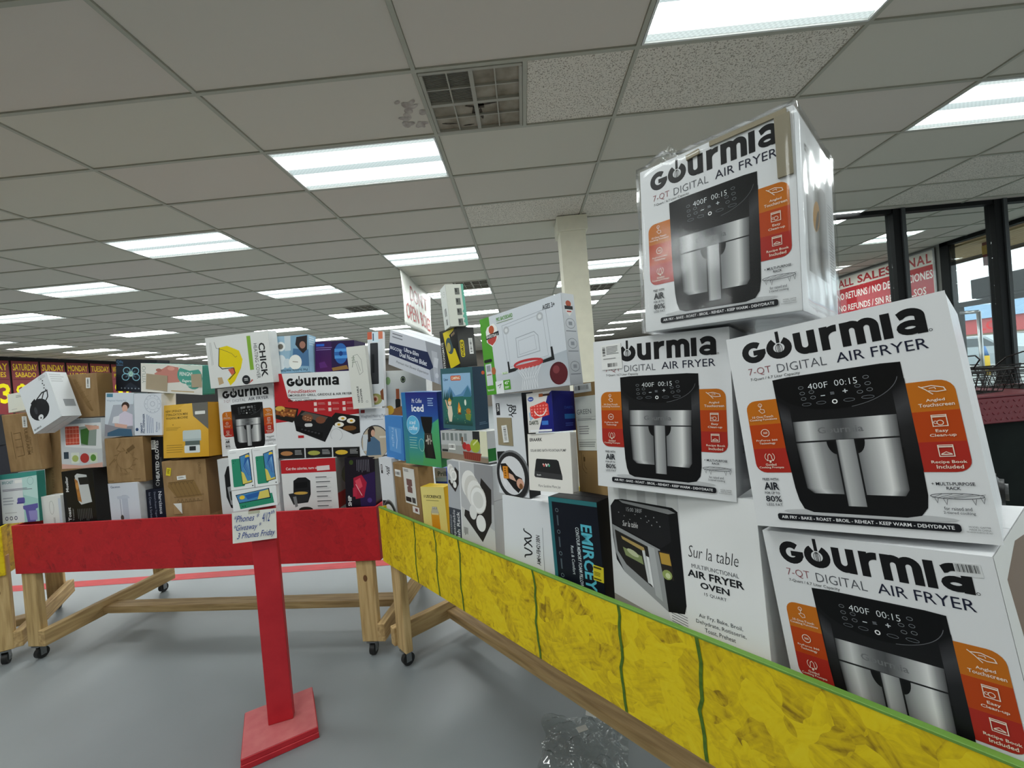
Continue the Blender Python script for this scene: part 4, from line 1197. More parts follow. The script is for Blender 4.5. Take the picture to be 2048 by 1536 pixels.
# ------------------------------------------------------------------ yellow bin, right to left
def emir(a):
    a.rect(0, 0, 1, 1, '#10141f'); a.rect(0, 0, .07, 1, '#2c6a72'); a.rect(0, 0, 1, .035, '#2f6f74'); a.up()
    a.text('EMIRCEY', .64, .18, .86, .67, '#57b3c6', 2, -90); a.text('CONTOUR MEMORY FOAM PILLOW', .53, .21, .60, .66, '#c9d2d6', 1, -90); a.text('Rest & Comfort', .40, .36, .46, .58, '#c9d2d6', 0, -90)
    for k in range(5): a.ring(.17, .10 + k * .17, .03, .010, '#68767e', 12); a.rect(.155, .14 + k * .17, .185, .22 + k * .17, '#4c5860')
def emir_side(a): a.rect(0, 0, 1, 1, '#08090d')
EM = carton('emir', 'pillow_box', 'dark navy box with turquoise lettering beside the oven box', '#0c0f18', .09, emir, emir_side)
sticker(EM, 'yellow_tape', .82, .47, 1.01, .58, '#d2c11c', lambda a: (a.bars(.05, .05, .95, .25, 1, '#4b4510', fill=.6), a.bars(.1, .4, .85, .7, 3, '#6b6212'), a.bars(.05, .82, .95, .95, 1, '#4b4510', fill=.7)), -4)
def vxv(a):
    k = '#26282c'; a.rect(0, 0, 1, 1, '#dadde1'); a.up(); a.H *= .82
    a.curve([(.43, .355), (.44, .385), (.55, .415), (.57, .44), (.52, .46), (.43, .475)], .022, k); a.curve([(.43, .475), (.47, .505), (.55, .535), (.58, .555)], .022, k); a.curve([(.57, .475), (.50, .51), (.45, .54), (.42, .565)], .022, k); a.curve([(.42, .585), (.52, .60), (.57, .62), (.54, .645), (.44, .67), (.43, .70)], .022, k)
    a.text('AMH-FB4213BN', .66, .40, .735, .74, k, 1, 90); a.rect(.79, .30, .797, .86, '#8a8d92')
carton('vxv', 'faucet_box', 'white box with black wavy logo beside the navy pillow box', WHITE, .14, vxv, None)
def rack(a):
    a.rect(0, 0, 1, 1, '#b9babc'); a.up(); a.H *= .74
    a.rect(0, 0, 1, 1, '#c3c5c8'); a.rect(0, 0, .29, .60, '#a9acb1'); a.rect(0, .60, .29, 1, '#3f444c'); a.rect(.29, 0, 1, 1, '#b4b5b7'); a.up()
    a.rect(.285, 0, .30, 1, '#e6e7e8'); a.rect(.62, 0, 1, .45, '#8f8f92'); a.poly([(.30, .55), (1, .75), (1, 1), (.30, 1)], '#c9c9c7'); a.up()
    def dishes(x, y, s):
        a.poly([(x + .42 * s, y + .10 * s), (x + .62 * s, y + .22 * s), (x + .60 * s, y + .60 * s), (x + .40 * s, y + .86 * s), (x + .02 * s, y + .60 * s), (x + .04 * s, y + .52 * s), (x + .30 * s, y + .55 * s)], '#2a2725'); a.up()
        for k in range(4): a.ell(x + (.16 + k * .06) * s, y + (.20 + k * .055) * s, .17 * s, .17 * s, '#cfcdc8' if k % 2 else '#e4e3e0', 22)
        a.up(); a.ell(x + .34 * s, y + .37 * s, .16 * s, .15 * s, '#e9e9e7', 22); a.ell(x + .38 * s, y + .64 * s, .10 * s, .10 * s, '#e2e2e0', 18); a.ell(x + .22 * s, y + .53 * s, .08 * s, .09 * s, '#dcdcda', 16); a.up(); a.ell(x + .34 * s, y + .37 * s, .11 * s, .10 * s, '#d3d3d0', 20); a.L -= 3
    dishes(.34, .06, 1.0); a.up(); dishes(.01, .03, .42)
    a.up(4); a.text('Expandable', .09, .62, .16, 1.0, '#d5d7da', 0, 90); a.text('Dish Rack', .18, .63, .25, 1.02, '#d5d7da', 1, 90); a.text('Functional', .02, .70, .06, .98, '#aeb2b8', 0, 90)
    a.bars(.34, .80, .44, .9, 5, '#44403c', True, .4)
carton('rack', 'dish_rack_box', 'grey dish rack box with stacked plates pictured', '#cfd1d3', .11, rack, lambda a: (a.rect(0, 0, 1, 1, '#c8cacd'), a.up(), a.rect(0, .3, 1, .305, '#9a9ca0')))
def green_(a):
    a.rect(0, 0, 1, 1, '#9b7e54'); a.up(); a.stroke([(.14, .62), (.15, .76), (.25, .8), (.3, .8)], .01, '#4c3a22'); a.stroke([(.2, .64), (.22, .74), (.3, .77)], .01, '#4c3a22'); a.rect(.2, .66, .26, .70, '#5a4629')
GB = carton('green', 'parcel_box', 'brown parcel box with a long white GREEN label behind the air fryers', BROWN, .10, green_, None)
def glab(a):
    a.text('GREEN', .06, .24, .72, .33, '#6d7270', 0); a.rect(0, .38, 1, .384, '#9aa09c'); a.bars(.06, .41, .9, .46, 2, '#8a8f8c'); a.bars(.1, .55, .6, .72, 4, '#999'); a.rect(0, .80, 1, .804, '#9aa09c'); a.bars(.06, .84, .8, .95, 3, '#8f9491')
sticker(GB, 'address_label', .05, .12, .80, .60, '#dcdfd8', glab, 2)
sticker(GB, 'barcode_sticker', .03, .01, .62, .085, '#e0e1de', lambda a: a.barcode(.08, .15, .9, .7, 18, '#333'), 2)
def eraark(a):
    a.rect(0, 0, 1, 1, '#dfdcd6'); a.up(); a.text('ERAARK', .05, .075, .36, .135, '#1d1d1f', 2); a.text('SOLAR BIRD BATH FOUNTAIN PUMP', .06, .275, .90, .32, '#3a3a3c', 1); a.text('More Sunshine More Joy', .22, .885, .74, .945, '#3a3a3c', 0, 0, .2)
    a.poly([(.19, .46), (.21, .44), (.68, .455), (.72, .48), (.79, .73), (.79, .79), (.16, .765), (.135, .74), (.145, .66)], '#232325'); a.up(); a.poly([(.145, .66), (.785, .70), (.79, .79), (.16, .765)], '#38383a'); 
    for x, c in ((.38, '#d0605a'), (.44, '#d7d7d7'), (.50, '#53a98a')): a.ell(x, .555, .022, .025, c, 10); a.ell(x - .02, .535, .014, .016, '#e7c8c4', 8)
    a.text('Eraark', .20, .71, .30, .735, '#ddd', 1)
carton('eraark', 'fountain_pump_box', 'white solar fountain pump box with a black panel pictured', '#d9d6d0', .028, eraark, None)
def darts(a):
    a.rect(0, 0, 1, 1, '#d9d6d2'); a.up(); a.poly([(.85, .08), (1, 0), (1, 1), (.40, 1)], '#1f2275'); a.poly([(.06, .5), (.3, .4), (.3, .6), (.1, .7)], '#9db7cf'); a.up()
    a.poly([(.12, .35), (.70, .24), (.84, .32), (.86, .58), (.30, .66), (.14, .58)], '#d8403a'); a.up()
    for r in range(4):
        for k in range(6): a.ell(.19 + k * .115, .34 + r * .075, .035, .022, '#f08a80', 8)
    a.up(); a.arc(.52, .38, .24, 200, 345, .035, '#f1e6e2', 12); a.ell(.17, .15, .12, .06, '#3a4f9c', 16); a.rect(.52, .06, .92, .11, '#3b2416'); a.rect(.5, .04, .66, .12, '#a3572b'); a.text('DARTS', .06, .70, .42, .80, '#3b4436', 2); a.rect(.56, .72, .80, .82, '#3f76c9'); a.rect(.08, .93, .92, .98, '#e8e8ea')
    a.up(); a.text('Blaster', .09, .13, .25, .17, '#e6e9f2', 1)
def darts_s(a): a.rect(0, 0, 1, 1, '#1a1d6b'); a.up(); a.rect(.48, .58, .95, .70, '#2c6cb0'); a.text('DARTS', .5, .38, .9, .45, '#2c4a9c', 1); a.bars(.5, .80, .9, .9, 2, '#4a5cae')
carton('darts', 'dart_toy_box', 'blue and white toy dart box with a red dart pack pictured', '#1a1d6b', .105, darts, darts_s, gloss=True)
def enjoy(small):
    def f(a):
        a.rect(0, 0, 1, 1, '#d6d9de'); a.up()
        # the ring and the person lying in it fill the lower half
        R, cy = .62, .80
        if small: R, cy = .62, .80
        a.poly([(.03, .58), (.30, .57), (.30, .66), (.03, .70)], '#1d1e20'); a.ell(.50, cy, R, R * .48, '#8b8d90', 30) if False else None
        a.ell(.52, cy, .56, .245, '#77797c', 30); a.ell(.50, cy + .01, .53, .235, '#2b2c2e', 30); a.up(); a.ell(.48, cy + .005, .42, .19, '#d9dade', 30); a.up()
        a.poly([(.12, .70), (.30, .69), (.62, .80), (.80, .82), (.86, .88), (.66, .97), (.50, .93), (.30, .85), (.14, .76)], '#1c1c1e'); a.ell(.74, .875, .12, .05, '#d3a28c', 14); a.poly([(.28, .77), (.52, .80), (.62, .86), (.40, .84)], '#d9b09c'); a.poly([(.14, .80), (.30, .83), (.28, .93), (.18, .9)], '#e6e6ea'); a.ell(.76, .90, .06, .03, '#7c5433', 10)
        a.up(); a.text('EN', .66, .12, .80, .20, '#2a2d33', 2, -90); a.text('JOY', .50, .10, .68, .235, '#2a2d33', 2, -90); a.rect(.12, .09, .25, .21, '#1d1f24'); a.up(); a.text('MIR', .15, .10, .22, .175, '#e6e6e6', 1, -90)
    return f
E2 = carton('enjoy2', 'ring_light_box', 'tall white box with a round mirror and lying woman pictured', '#d6d9de', .05, enjoy(False), lambda a: a.rect(0, 0, 1, 1, '#1b1c1e'))
sticker(E2, 'brown_tape', .12, .235, .62, .51, '#94876b', None, -1); sticker(E2, 'barcode_sticker', .30, .31, .48, .48, '#e6e6e4', lambda a: a.barcode(.3, .1, .8, .9, 14, '#333', True), 5, off=.0035)
sticker(E2, 'orange_sticker', .22, .72, .38, .84, '#d98a1c', lambda a: a.bars(.3, .1, .7, .9, 4, '#7a4508'), 2, off=.0035)
E1 = carton('enjoy1', 'ring_light_box', 'partly hidden white mirror box at the far end of the yellow board', '#d6d9de', .04, enjoy(True), None)
def bball(a):
    a.rect(0, 0, 1, 1, '#cdd2d9'); a.up(); a.poly([(0, .78), (1, .62), (1, 1), (0, 1)], ['#cdd2d9', '#aeb6bf', '#b9bdc4', '#c4c7cb']); a.poly([(0, 0), (.135, .0), (.155, 1), (0, 1)], '#4f9a2c'); a.up()
    for (r, w) in ((0, .004),): pass
    g = '#9aa1a9'
    a.stroke([(.30, .165), (.83, .12), (.85, .70), (.33, .76)], .004, g, True); a.stroke([(.345, .20), (.79, .16), (.81, .64), (.36, .69)], .003, g, True); a.stroke([(.46, .36), (.68, .335), (.72, .39), (.725, .57), (.46, .595)], .006, g, True); a.stroke([(.485, .40), (.68, .375), (.69, .54), (.485, .565)], .003, g, True)
    for x, y in ((.35, .235), (.76, .185)): a.ell(x, y, .038, .05, '#b1b5ba', 14); a.ell(x, y, .02, .026, '#d6d9dc', 10)
    a.poly([(.325, .62), (.345, .62), (.35, .715), (.42, .71), (.42, .75), (.325, .76)], '#1e2022'); a.poly([(.84, .55), (.86, .55), (.87, .70), (.74, .715), (.74, .68), (.84, .66)], '#1e2022'); a.poly([(.40, .72), (.76, .68), (.76, .70), (.40, .745)], '#2a2c2e'); a.up()
    a.ring(.575, .685, .165, .02, '#b8363a', 24, ry=.04); a.poly([(.41, .69), (.73, .67), (.70, .73), (.47, .745)], '#c04a48')
    for k in range(7): a.stroke([(.44 + k * .045, .735), (.50 + k * .022, .85), (.47 + k * .032, .985)], .004, '#e8eaee'); a.stroke([(.72 - k * .045, .725), (.66 - k * .022, .85), (.66 - k * .03, .985)], .004, '#e8eaee')
    a.ell(.895, .855, .092, .125, '#5b1f26', 26); a.up(); a.ell(.875, .81, .035, .045, '#7d3a3f', 14); a.arc(.895, .855, .085, 60, 240, .004, '#3a1216', 10, ry=.115)
    # shield badge
    a.poly([(.10, .13), (.19, .10), (.235, .16), (.235, .30), (.15, .395), (.075, .32), (.075, .18)], '#e9e9e6'); a.up(); a.ell(.155, .175, .038, .055, '#b4532f', 16); a.poly([(.085, .29), (.225, .265), (.20, .33), (.15, .375), (.095, .335)], '#b5413a'); a.up(); a.poly([(.07, .235), (.25, .21), (.25, .265), (.07, .29)], '#1c1d20'); a.up(); a.text('BASKETBALL', .078, .235, .243, .272, '#e8e8e6', 1)
    a.text('PRO BACKBOARD', .235, .045, .45, .095, '#5f9a3f', 1); a.bars(.235, .11, .47, .13, 1, '#8fa184'); a.text('AGES 3+', .80, .07, .93, .125, '#2c2f33', 1)
    a.rrect(.01, .54, .12, .58, .012, '#17201a'); a.rect(.02, .60, .105, .88, '#c9cfd3'); a.up(); a.rect(.035, .62, .09, .70, '#8d9399'); a.ell(.13, .70, .03, .05, '#b0653a', 10); a.rect(.03, .735, .095, .745, '#7d2b2b'); a.rect(.14, .84, .245, 1, '#e2e5e7'); a.rect(.245, .84, .335, .96, '#4f9a2c'); a.stroke([(.165, .90), (.215, .88), (.185, .93)], .006, '#2d3034'); a.up(); a.text('45"', .26, .855, .32, .895, '#eef2ea', 1); a.bars(.26, .92, .32, .95, 2, '#dfe8d8'); a.rect(.24, .74, .32, .765, '#dfe8d4'); a.text('BLAZE', .25, .742, .31, .763, '#4f9a2c', 1); a.text('Basketball', .02, .925, .11, .95, '#dfe8d8', 1)
def bball_s(a):
    a.vgrad([(0, 0), (1, 0), (1, 1), (0, 1)], [(0, '#d2d5d9'), (1, '#a7abb0')]); a.up(); a.poly([(.25, .10), (.75, .10), (.75, .2), (.5, .25), (.25, .2)], '#e4e2de'); a.ell(.5, .11, .22, .035, '#b0533a', 12); a.up(); a.rect(.18, .135, .82, .175, '#26272a'); a.rect(.32, .19, .68, .205, '#b5413a')
    for y in (.33, .55, .80): a.ring(.5, y, .36, .02, '#55595e', 16, ry=.055); a.rect(.36, y - .02, .64, y + .02, '#8d9197'); a.rect(.1, y + .08, .9, y + .088, '#6c7076')
carton('bball', 'basketball_hoop_box', 'green and white toy basketball hoop box standing tilted on the pile', '#d0d4d9', .055, bball, bball_s)
def camping(a):
    a.rect(0, 0, 1, 1, '#355e66'); a.up(); a.rect(.05, .09, .93, .93, '#8fb3d2'); a.up(); a.poly([(.05, .55), (.28, .30), (.45, .45), (.62, .42), (.84, .28), (.93, .38), (.93, .93), (.05, .93)], '#5f8cb4'); a.up(); a.poly([(.05, .50), (.40, .47), (.93, .45), (.93, .93), (.05, .93)], '#2e6a5f'); a.vgrad([(.05, .80), (.93, .80), (.93, .93), (.05, .93)], [(0, '#2e6a5f'), (1, '#22403c')])
    for x in (.09, .15, .21, .28, .33): a.poly([(x, .34), (x + .035, .52), (x - .035, .52)], '#1f4a48')
    a.up(); a.poly([(.68, .47), (.92, .47), (.92, .42), (.83, .30)], '#41768f'); a.rrect(.32, .125, .64, .205, .03, '#c9572f'); a.ell(.25, .565, .055, .05, '#e8c3a0', 14); a.poly([(.18, .545), (.25, .48), (.32, .545)], '#c99a3c'); a.poly([(.19, .62), (.31, .62), (.33, .75), (.29, .88), (.21, .88), (.17, .75)], '#d8cdb8'); a.poly([(.10, .52), (.14, .52), (.2, .65), (.17, .68)], '#d8b090')
    a.poly([(.50, .66), (.54, .55), (.60, .66), (.58, .73), (.50, .73)], '#e0912f'); a.ell(.55, .74, .06, .018, '#6b4526', 12); a.ell(.82, .70, .07, .05, '#a8762f', 12); a.poly([(.72, .74), (.90, .74), (.86, .85), (.74, .83)], '#7b8c36'); a.ell(.74, .56, .03, .05, '#dfe8d8', 10)
    for k in range(14): a.ell(.1 + .8 * random.random(), .66 + .24 * random.random(), .007, .006, '#bcd08a', 6)
    a.up(); a.ell(.55, .69, .02, .03, '#f3d060', 8); a.text('CAMPING', .345, .14, .615, .19, '#f3e3c8', 2); a.text('Cybor', .09, .165, .24, .215, '#1f3f6c', 1)
carton('camping', 'camping_toy_box', 'teal camping toy box with cartoon forest scene', '#2c4f5c', .07, camping, lambda a: (a.rect(0, 0, 1, 1, '#23384a'), a.up(), a.ell(.75, .1, .12, .03, '#c9582f', 12), a.bars(.3, .88, .9, .93, 2, '#50677a')))
def strong(a):
    a.rect(0, 0, 1, 1, '#1a1a1a'); a.poly([(.2, .06), (.85, 0), (.72, .35), (1, .9), (.45, 1), (.30, .5)], '#d6c215'); a.up(); a.ell(.52, .42, .20, .22, '#3c5257', 18, rot=20); a.poly([(.55, .15), (1, .0), (1, .55), (.72, .5)], '#151515'); a.ell(.46, .45, .11, .12, '#b3a24a', 14); a.text('STRONGMATE', .05, .3, .17, .97, '#d9d9d4', 1, 90)
    for k in range(3): a.rect(.68 + k * .07, .14 - k * .02, .71 + k * .07, .20 - k * .02, '#d7b98a')
def strong_s(a):
    a.vgrad([(0, 0), (1, 0), (1, 1), (0, 1)], [(0, '#2a2a28'), (.5, '#4f4f4c'), (1, '#1e1e1d')]); a.up(); a.rrect(.1, .32, .34, .75, .1, '#d4c11a'); a.up(); a.text('FORCE', .14, .36, .3, .72, '#1b1b1b', 2, 90); a.rect(.62, .28, .86, .68, '#e5e5e2'); a.up(); a.barcode(.68, .32, .80, .64, 14, '#333', True)
carton('strong', 'power_tool_box', 'black and yellow power tool box on the camping box', '#20201f', .08, strong, strong_s, gloss=True)
def camf(a):
    a.rect(0, 0, 1, 1, '#d8dacf'); a.rect(.86, 0, 1, 1, '#6fb7a2'); a.up()
    for k in range(4): a.rect(.48, .09 + k * .245, .74, .25 + k * .245, '#6f716c'); a.rect(.52, .11 + k * .245, .60, .19 + k * .245, '#3b3d3b')
    a.poly([(.86, .6), (.78, .66), (.86, .7), (.76, .78), (.86, .82), (.78, .9), (.86, .94)], '#6fb7a2')
def caml(a):
    a.rect(0, 0, 1, 1, '#c6cbc6'); a.up(); a.ring(.55, .19, .22, .015, '#8a908c', 18, ry=.06); a.ell(.62, .19, .03, .012, '#222', 8); a.rect(.42, .53, .52, .72, '#2d2f30'); a.rect(.58, .53, .68, .72, '#2d2f30'); a.rect(.45, .79, .68, .93, '#5e625f'); a.stroke([(.2, .32), (.25, .6), (.25, .9)], .015, '#9aa09b')
carton('cam', 'camera_box', 'white camera box standing on the black and yellow tool box', '#d2d4cb', .085, camf, None, left=caml)
def slicer(a):
    a.rect(0, 0, 1, 1, '#9a9c98'); a.up(); a.rect(0, 0, .72, .5, '#b3b6b6'); a.rect(.72, 0, .86, .45, '#26282a'); a.rect(.86, 0, 1, .8, '#d9d8bd'); a.poly([(0, .75), (1, .85), (1, 1), (0, 1)], '#8a7a68'); a.up()
    for k in range(6): a.rect(.04 + k * .1, .08, .10 + k * .1, .34, '#7f8787' if k % 2 else '#6b7471')
    a.poly([(.50, .68), (.88, .72), (.84, .97), (.52, .93)], '#7d3326'); a.ell(.54, .50, .05, .13, '#a32a2a', 12); a.ell(.62, .55, .06, .13, '#bf3434', 12); a.ell(.76, .48, .10, .22, '#9fae3c', 16); a.rect(.48, .20, .52, .45, '#70503a'); a.up()
    for k in range(9): a.rect(.52 + k * .04, .72, .535 + k * .04, .93, '#93463a')
    a.rect(.02, .66, .16, .74, '#26292a'); a.stroke([(.72, .45), (.82, .28)], .02, '#ccd28c')
SL = carton('slicer', 'vegetable_slicer_box', 'flat kitchen box with a red basket of vegetables pictured', '#cdceca', .09, slicer, lambda a: (a.rect(0, 0, 1, 1, '#b9babb'), a.up(), a.rect(0, .55, 1, .95, '#1f6b2c')))
sticker(SL, 'barcode_sticker', .19, .46, .34, .66, '#e6e6e2', lambda a: a.barcode(.1, .15, .9, .7, 12, '#444'))
def iced(a):
    a.vgrad([(0, 0), (1, 0), (1, 1), (0, 1)], [(0, '#2c2f78'), (.3, '#2a4f9a'), (.65, '#2f86a0'), (1, '#4a9a62')]); a.up(); a.poly([(0, 0), (.12, 0), (.12, 1), (0, 1)], ['#2f6fae', '#2f6fae', '#3b8a78', '#3b8a78']); a.poly([(.6, .5), (1, .35), (1, .98), (.5, .98)], ['#3a94a0', '#4aa874', '#4d9a58', '#4d9a58']); a.up()
    a.text('Mr. Coffee', .30, .085, .58, .145, '#e6ecf4', 0, 0, .2); a.text('iced', .28, .165, .62, .265, '#eef2f6', 2); a.bars(.74, .08, .90, .20, 4, '#a9c4e6', fill=.35)
    a.ell(.29, .45, .185, None, '#5fb3dc', 28); a.up(); a.ring(.29, .45, .178, .008, '#bfe0f0', 28); a.text('iced', .19, .385, .37, .44, '#eef6fb', 0, 0, .2); a.text('coffee', .17, .455, .41, .52, '#eef6fb', 0, 0, .2); a.bars(.16, .62, .40, .80, 5, '#a8d6c6', fill=.2)
    a.poly([(.52, .33), (.84, .33), (.82, .45), (.78, .55), (.84, .80), (.86, .89), (.58, .89), (.56, .80), (.60, .55), (.55, .45)], '#141517'); a.up(); a.poly([(.60, .55), (.80, .55), (.80, .70), (.62, .70)], '#38332e'); a.poly([(.62, .70), (.80, .70), (.80, .87), (.66, .88)], '#22201e'); a.ring(.50, .72, .075, .006, '#bfe4d2', 16, ry=.085)
    a.up()
    for k in range(8): a.rect(.61 + random.random() * .15, .56 + random.random() * .12, .64 + random.random() * .15, .585 + random.random() * .12, '#b8b2a8')
carton('iced', 'coffee_maker_box', 'blue to green iced coffee maker box beside the camping toy', '#2a6fae', .075, iced, lambda a: a.vgrad([(0, 0), (1, 0), (1, 1), (0, 1)], [(0, '#1f3d8a'), (.6, '#1c2a66'), (1, '#3f8a50')]), gloss=True)
def prill(a): a.rect(0, 0, 1, 1, '#c3c9cc'); a.up(); a.rect(0, .7, 1, 1, '#9fb6bf'); a.text('Prill', .25, .25, 1.0, .6, '#3c5048', 1)
carton('prill', 'small_blue_box', 'small blue and white carton above the yellow bottle box', '#1f3fa0', .11, prill, None, left=lambda a: a.rect(0, 0, 1, 1, '#2244ae'), floor=True)
def uscr(a):
    a.rect(0, 0, 1, 1, '#e0d07e'); a.up(); a.H *= .74; a.text('I USCRIENCE', .12, .165, .86, .225, '#1c1c1a', 2); a.bars(.2, .27, .75, .30, 1, '#8a7f4a', fill=.4); a.rect(.36, .50, .70, 1, '#b8812c'); a.vgrad([(.36, .56), (.70, .56), (.70, 1.0), (.36, 1.0)], [(0, '#d99a2a'), (1, '#c77f16')]); a.poly([(.40, .44), (.66, .44), (.70, .53), (.36, .53)], '#b9b29a'); a.rect(.42, .40, .64, .445, '#8d8b84'); a.up(); a.rect(.38, .53, .68, .56, '#d8c98e'); a.bars(.43, .405, .63, .44, 5, '#d6d4cc', True)
carton('uscr', 'bottle_box', 'pale yellow box with an amber jar pictured behind the yellow board', '#d9b832', .06, uscr, lambda a: a.rect(0, 0, 1, 1, '#c99c1e'))
B4 = carton('brown44', 'shipping_carton', 'brown carton with two white labels at the end of the yellow board', BROWN, .075, None, None)
def pics(a): a.bars(.1, .04, .6, .12, 2, '#666'); a.poly([(.25, .30), (.75, .30), (.75, .48), (.60, .50), (.72, .53), (.72, .68), (.28, .68), (.28, .53), (.42, .50), (.25, .48)], '#745550'); a.rect(.05, .82, .55, .95, '#222'); a.rect(.62, .80, .92, .95, '#444')
sticker(B4, 'picture_label', .43, .04, .86, .50, '#d9d9d4', pics, 0); sticker(B4, 'barcode_sticker', .08, .09, .32, .18, '#e2e2de', lambda a: a.barcode(.1, .3, .9, .75, 10, '#555')); sticker(B4, 'small_sticker', .68, .52, .92, .60, '#e2dedd', lambda a: a.rect(.4, .2, .8, .7, '#7a4a4a'))
def mail(a): a.rect(0, 0, 1, 1, '#3f80c4'); a.up(); a.poly([(.2, .25), (.9, .28), (.85, .85), (.2, .82)], '#5b97d3'); a.up(); a.text('Fragile', .34, .28, .50, .72, '#a5c8ea', 0, -90); a.stroke([(.62, .3), (.66, .55), (.6, .75)], .03, '#b9d5ef')
carton('mailer', 'blue_parcel', 'soft blue wrapped parcel beside the iced coffee maker box', '#3c7cc0', .03, mail, None, cat='parcel', flaps=False, bev=.008)
def bidet(a):
    a.rect(0, 0, 1, 1, '#c9ccd4'); a.up(); a.poly([(.68, 0), (1, 0), (1, 1), (.84, 1)], '#9ea1a8'); a.poly([(0, .36), (.74, .27), (.86, .62), (.80, .72), (0, .70)], '#222c4e'); a.poly([(.80, .2), (.9, .2), (.97, 1), (.9, 1)], '#b8bbc2'); a.up(); a.rect(.86, .35, .93, .60, '#d0d2d8'); a.ell(.93, .80, .03, None, '#d0d2d8', 12)
    a.text('BIGCOW', .02, .44, .26, .53, '#dfe3ee', 1); a.text('Ultra-Slim', .30, .36, .58, .47, '#e8ebf3', 1); a.text('Dual Nozzles Bidet', .22, .52, .74, .65, '#e8ebf3', 1); a.text('Premium Hot Shower Experience', .16, .80, .78, .89, '#4a4d55', 0, 0, .15); a.bars(.05, .06, .30, .24, 2, '#7c8088', fill=.35)
carton('bidet', 'bidet_box', 'white bidet attachment box tipped on the pile under the banner', '#ced1d7', .11, bidet, None)

# ------------------------------------------------------------------ red bin, right to left
def opener(a):
    a.vgrad([(0, 0), (1, 0), (1, 1), (0, 1)], [(0, '#cfd2d0'), (.6, '#a9aeb0'), (1, '#d5d7d7')]); a.up(); a.ell(.10, .22, .06, .09, '#7fa070', 12); a.ell(.46, .20, .06, .075, '#2c302f', 14); a.rect(.28, .40, .36, .65, '#8a4a2f'); a.rrect(.26, .62, .38, .95, .03, '#1c1c1c'); a.poly([(0, .9), (.5, .75), (1, .9), (1, 1), (0, 1)], '#8a5f3c'); a.ell(.12, .86, .10, .10, '#c9a13c', 12); a.ell(.48, .92, .08, .08, '#8a2a2a', 12); a.up(); a.ring(.46, .20, .045, .008, '#9fb58f', 12)
carton('opener', 'kitchen_tool_box', 'white kitchen tool box with a black opener pictured under the bidet box', WHITE, .10, opener, None)
def knife(a):
    a.rect(0, 0, 1, 1, '#d3d7db'); a.rect(0, 0, .3, .10, '#c06048'); a.rect(.72, 0, 1, .10, '#d07a5e'); a.rect(.3, 0, .72, .14, '#cfe0ea'); a.up(); a.rrect(.16, .15, .68, .70, .06, '#35363a'); a.up(); a.rrect(.26, .3, .42, .55, .05, '#1e1f22'); a.rect(.35, .02, .42, .12, '#33506b'); a.ell(.45, .90, .42, .075, '#9a9a5c', 16); a.up(); a.ell(.40, .90, .22, .05, '#c9a98f', 12); a.ell(.42, .90, .10, .025, '#8a3f2c', 10); a.poly([(.75, .80), (.95, .76), (.98, .92), (.8, .9)], '#7c4a2e')
carton('knife', 'food_sealer_box', 'tall narrow white box with a dark sealer bar pictured', WHITE, .028, knife, None)
def chopper(a):
    a.rect(0, 0, 1, 1, '#d9d9d2'); a.up(); g = '#8d908b'
    a.stroke([(.30, .15), (.55, .13), (.72, .22), (.75, .42), (.55, .46), (.45, .3)], .02, g, True); a.stroke([(.25, .26), (.5, .24), (.62, .40)], .02, g); a.stroke([(.2, .33), (.35, .15)], .03, '#7f8a7c'); a.bars(.22, .17, .40, .28, 3, '#9fa79a'); a.text('VEGETABLE', .30, .64, .40, .91, '#2d2e30', 2, 90); a.text('CHOPPER', .46, .68, .56, .91, '#2d2e30', 2, 90); a.ring(.78, .90, .05, .015, '#777', 12)
carton('chopper', 'vegetable_chopper_box', 'slim off white vegetable chopper box leaning on the grill box', '#d9d9d2', .035, chopper, None)
def wpad(a):
    a.rect(0, 0, 1, 1, '#d2d5da'); a.up(); a.text('Weighted Heating Pad', .04, .13, 1.0, .21, '#6a707a', 0); a.bars(.5, .24, .98, .27, 1, '#9aa0a8'); a.rect(.04, .02, .2, .09, '#7d2a2c'); a.ell(.58, .72, .55, .36, '#3c4046', 28); a.up(); a.ell(.58, .73, .53, .345, '#b9ab96', 28); a.rect(.10, .55, .5, .9, '#c4c9cc'); a.up(); a.ell(.45, .50, .13, .12, '#2b211d', 14); a.ell(.50, .53, .08, .075, '#c99d86', 12); a.poly([(.28, .66), (.52, .60), (.76, .72), (.80, 1.0), (.22, 1.0)], '#4d6a86'); a.poly([(.30, .45), (.42, .42), (.40, .70), (.30, .72)], '#2b211d'); a.rect(.75, .60, 1.0, .64, '#d9d0c0')
carton('wpad', 'heating_pad_box', 'white heating pad box with a seated woman in a circle', WHITE, .09, wpad, None)
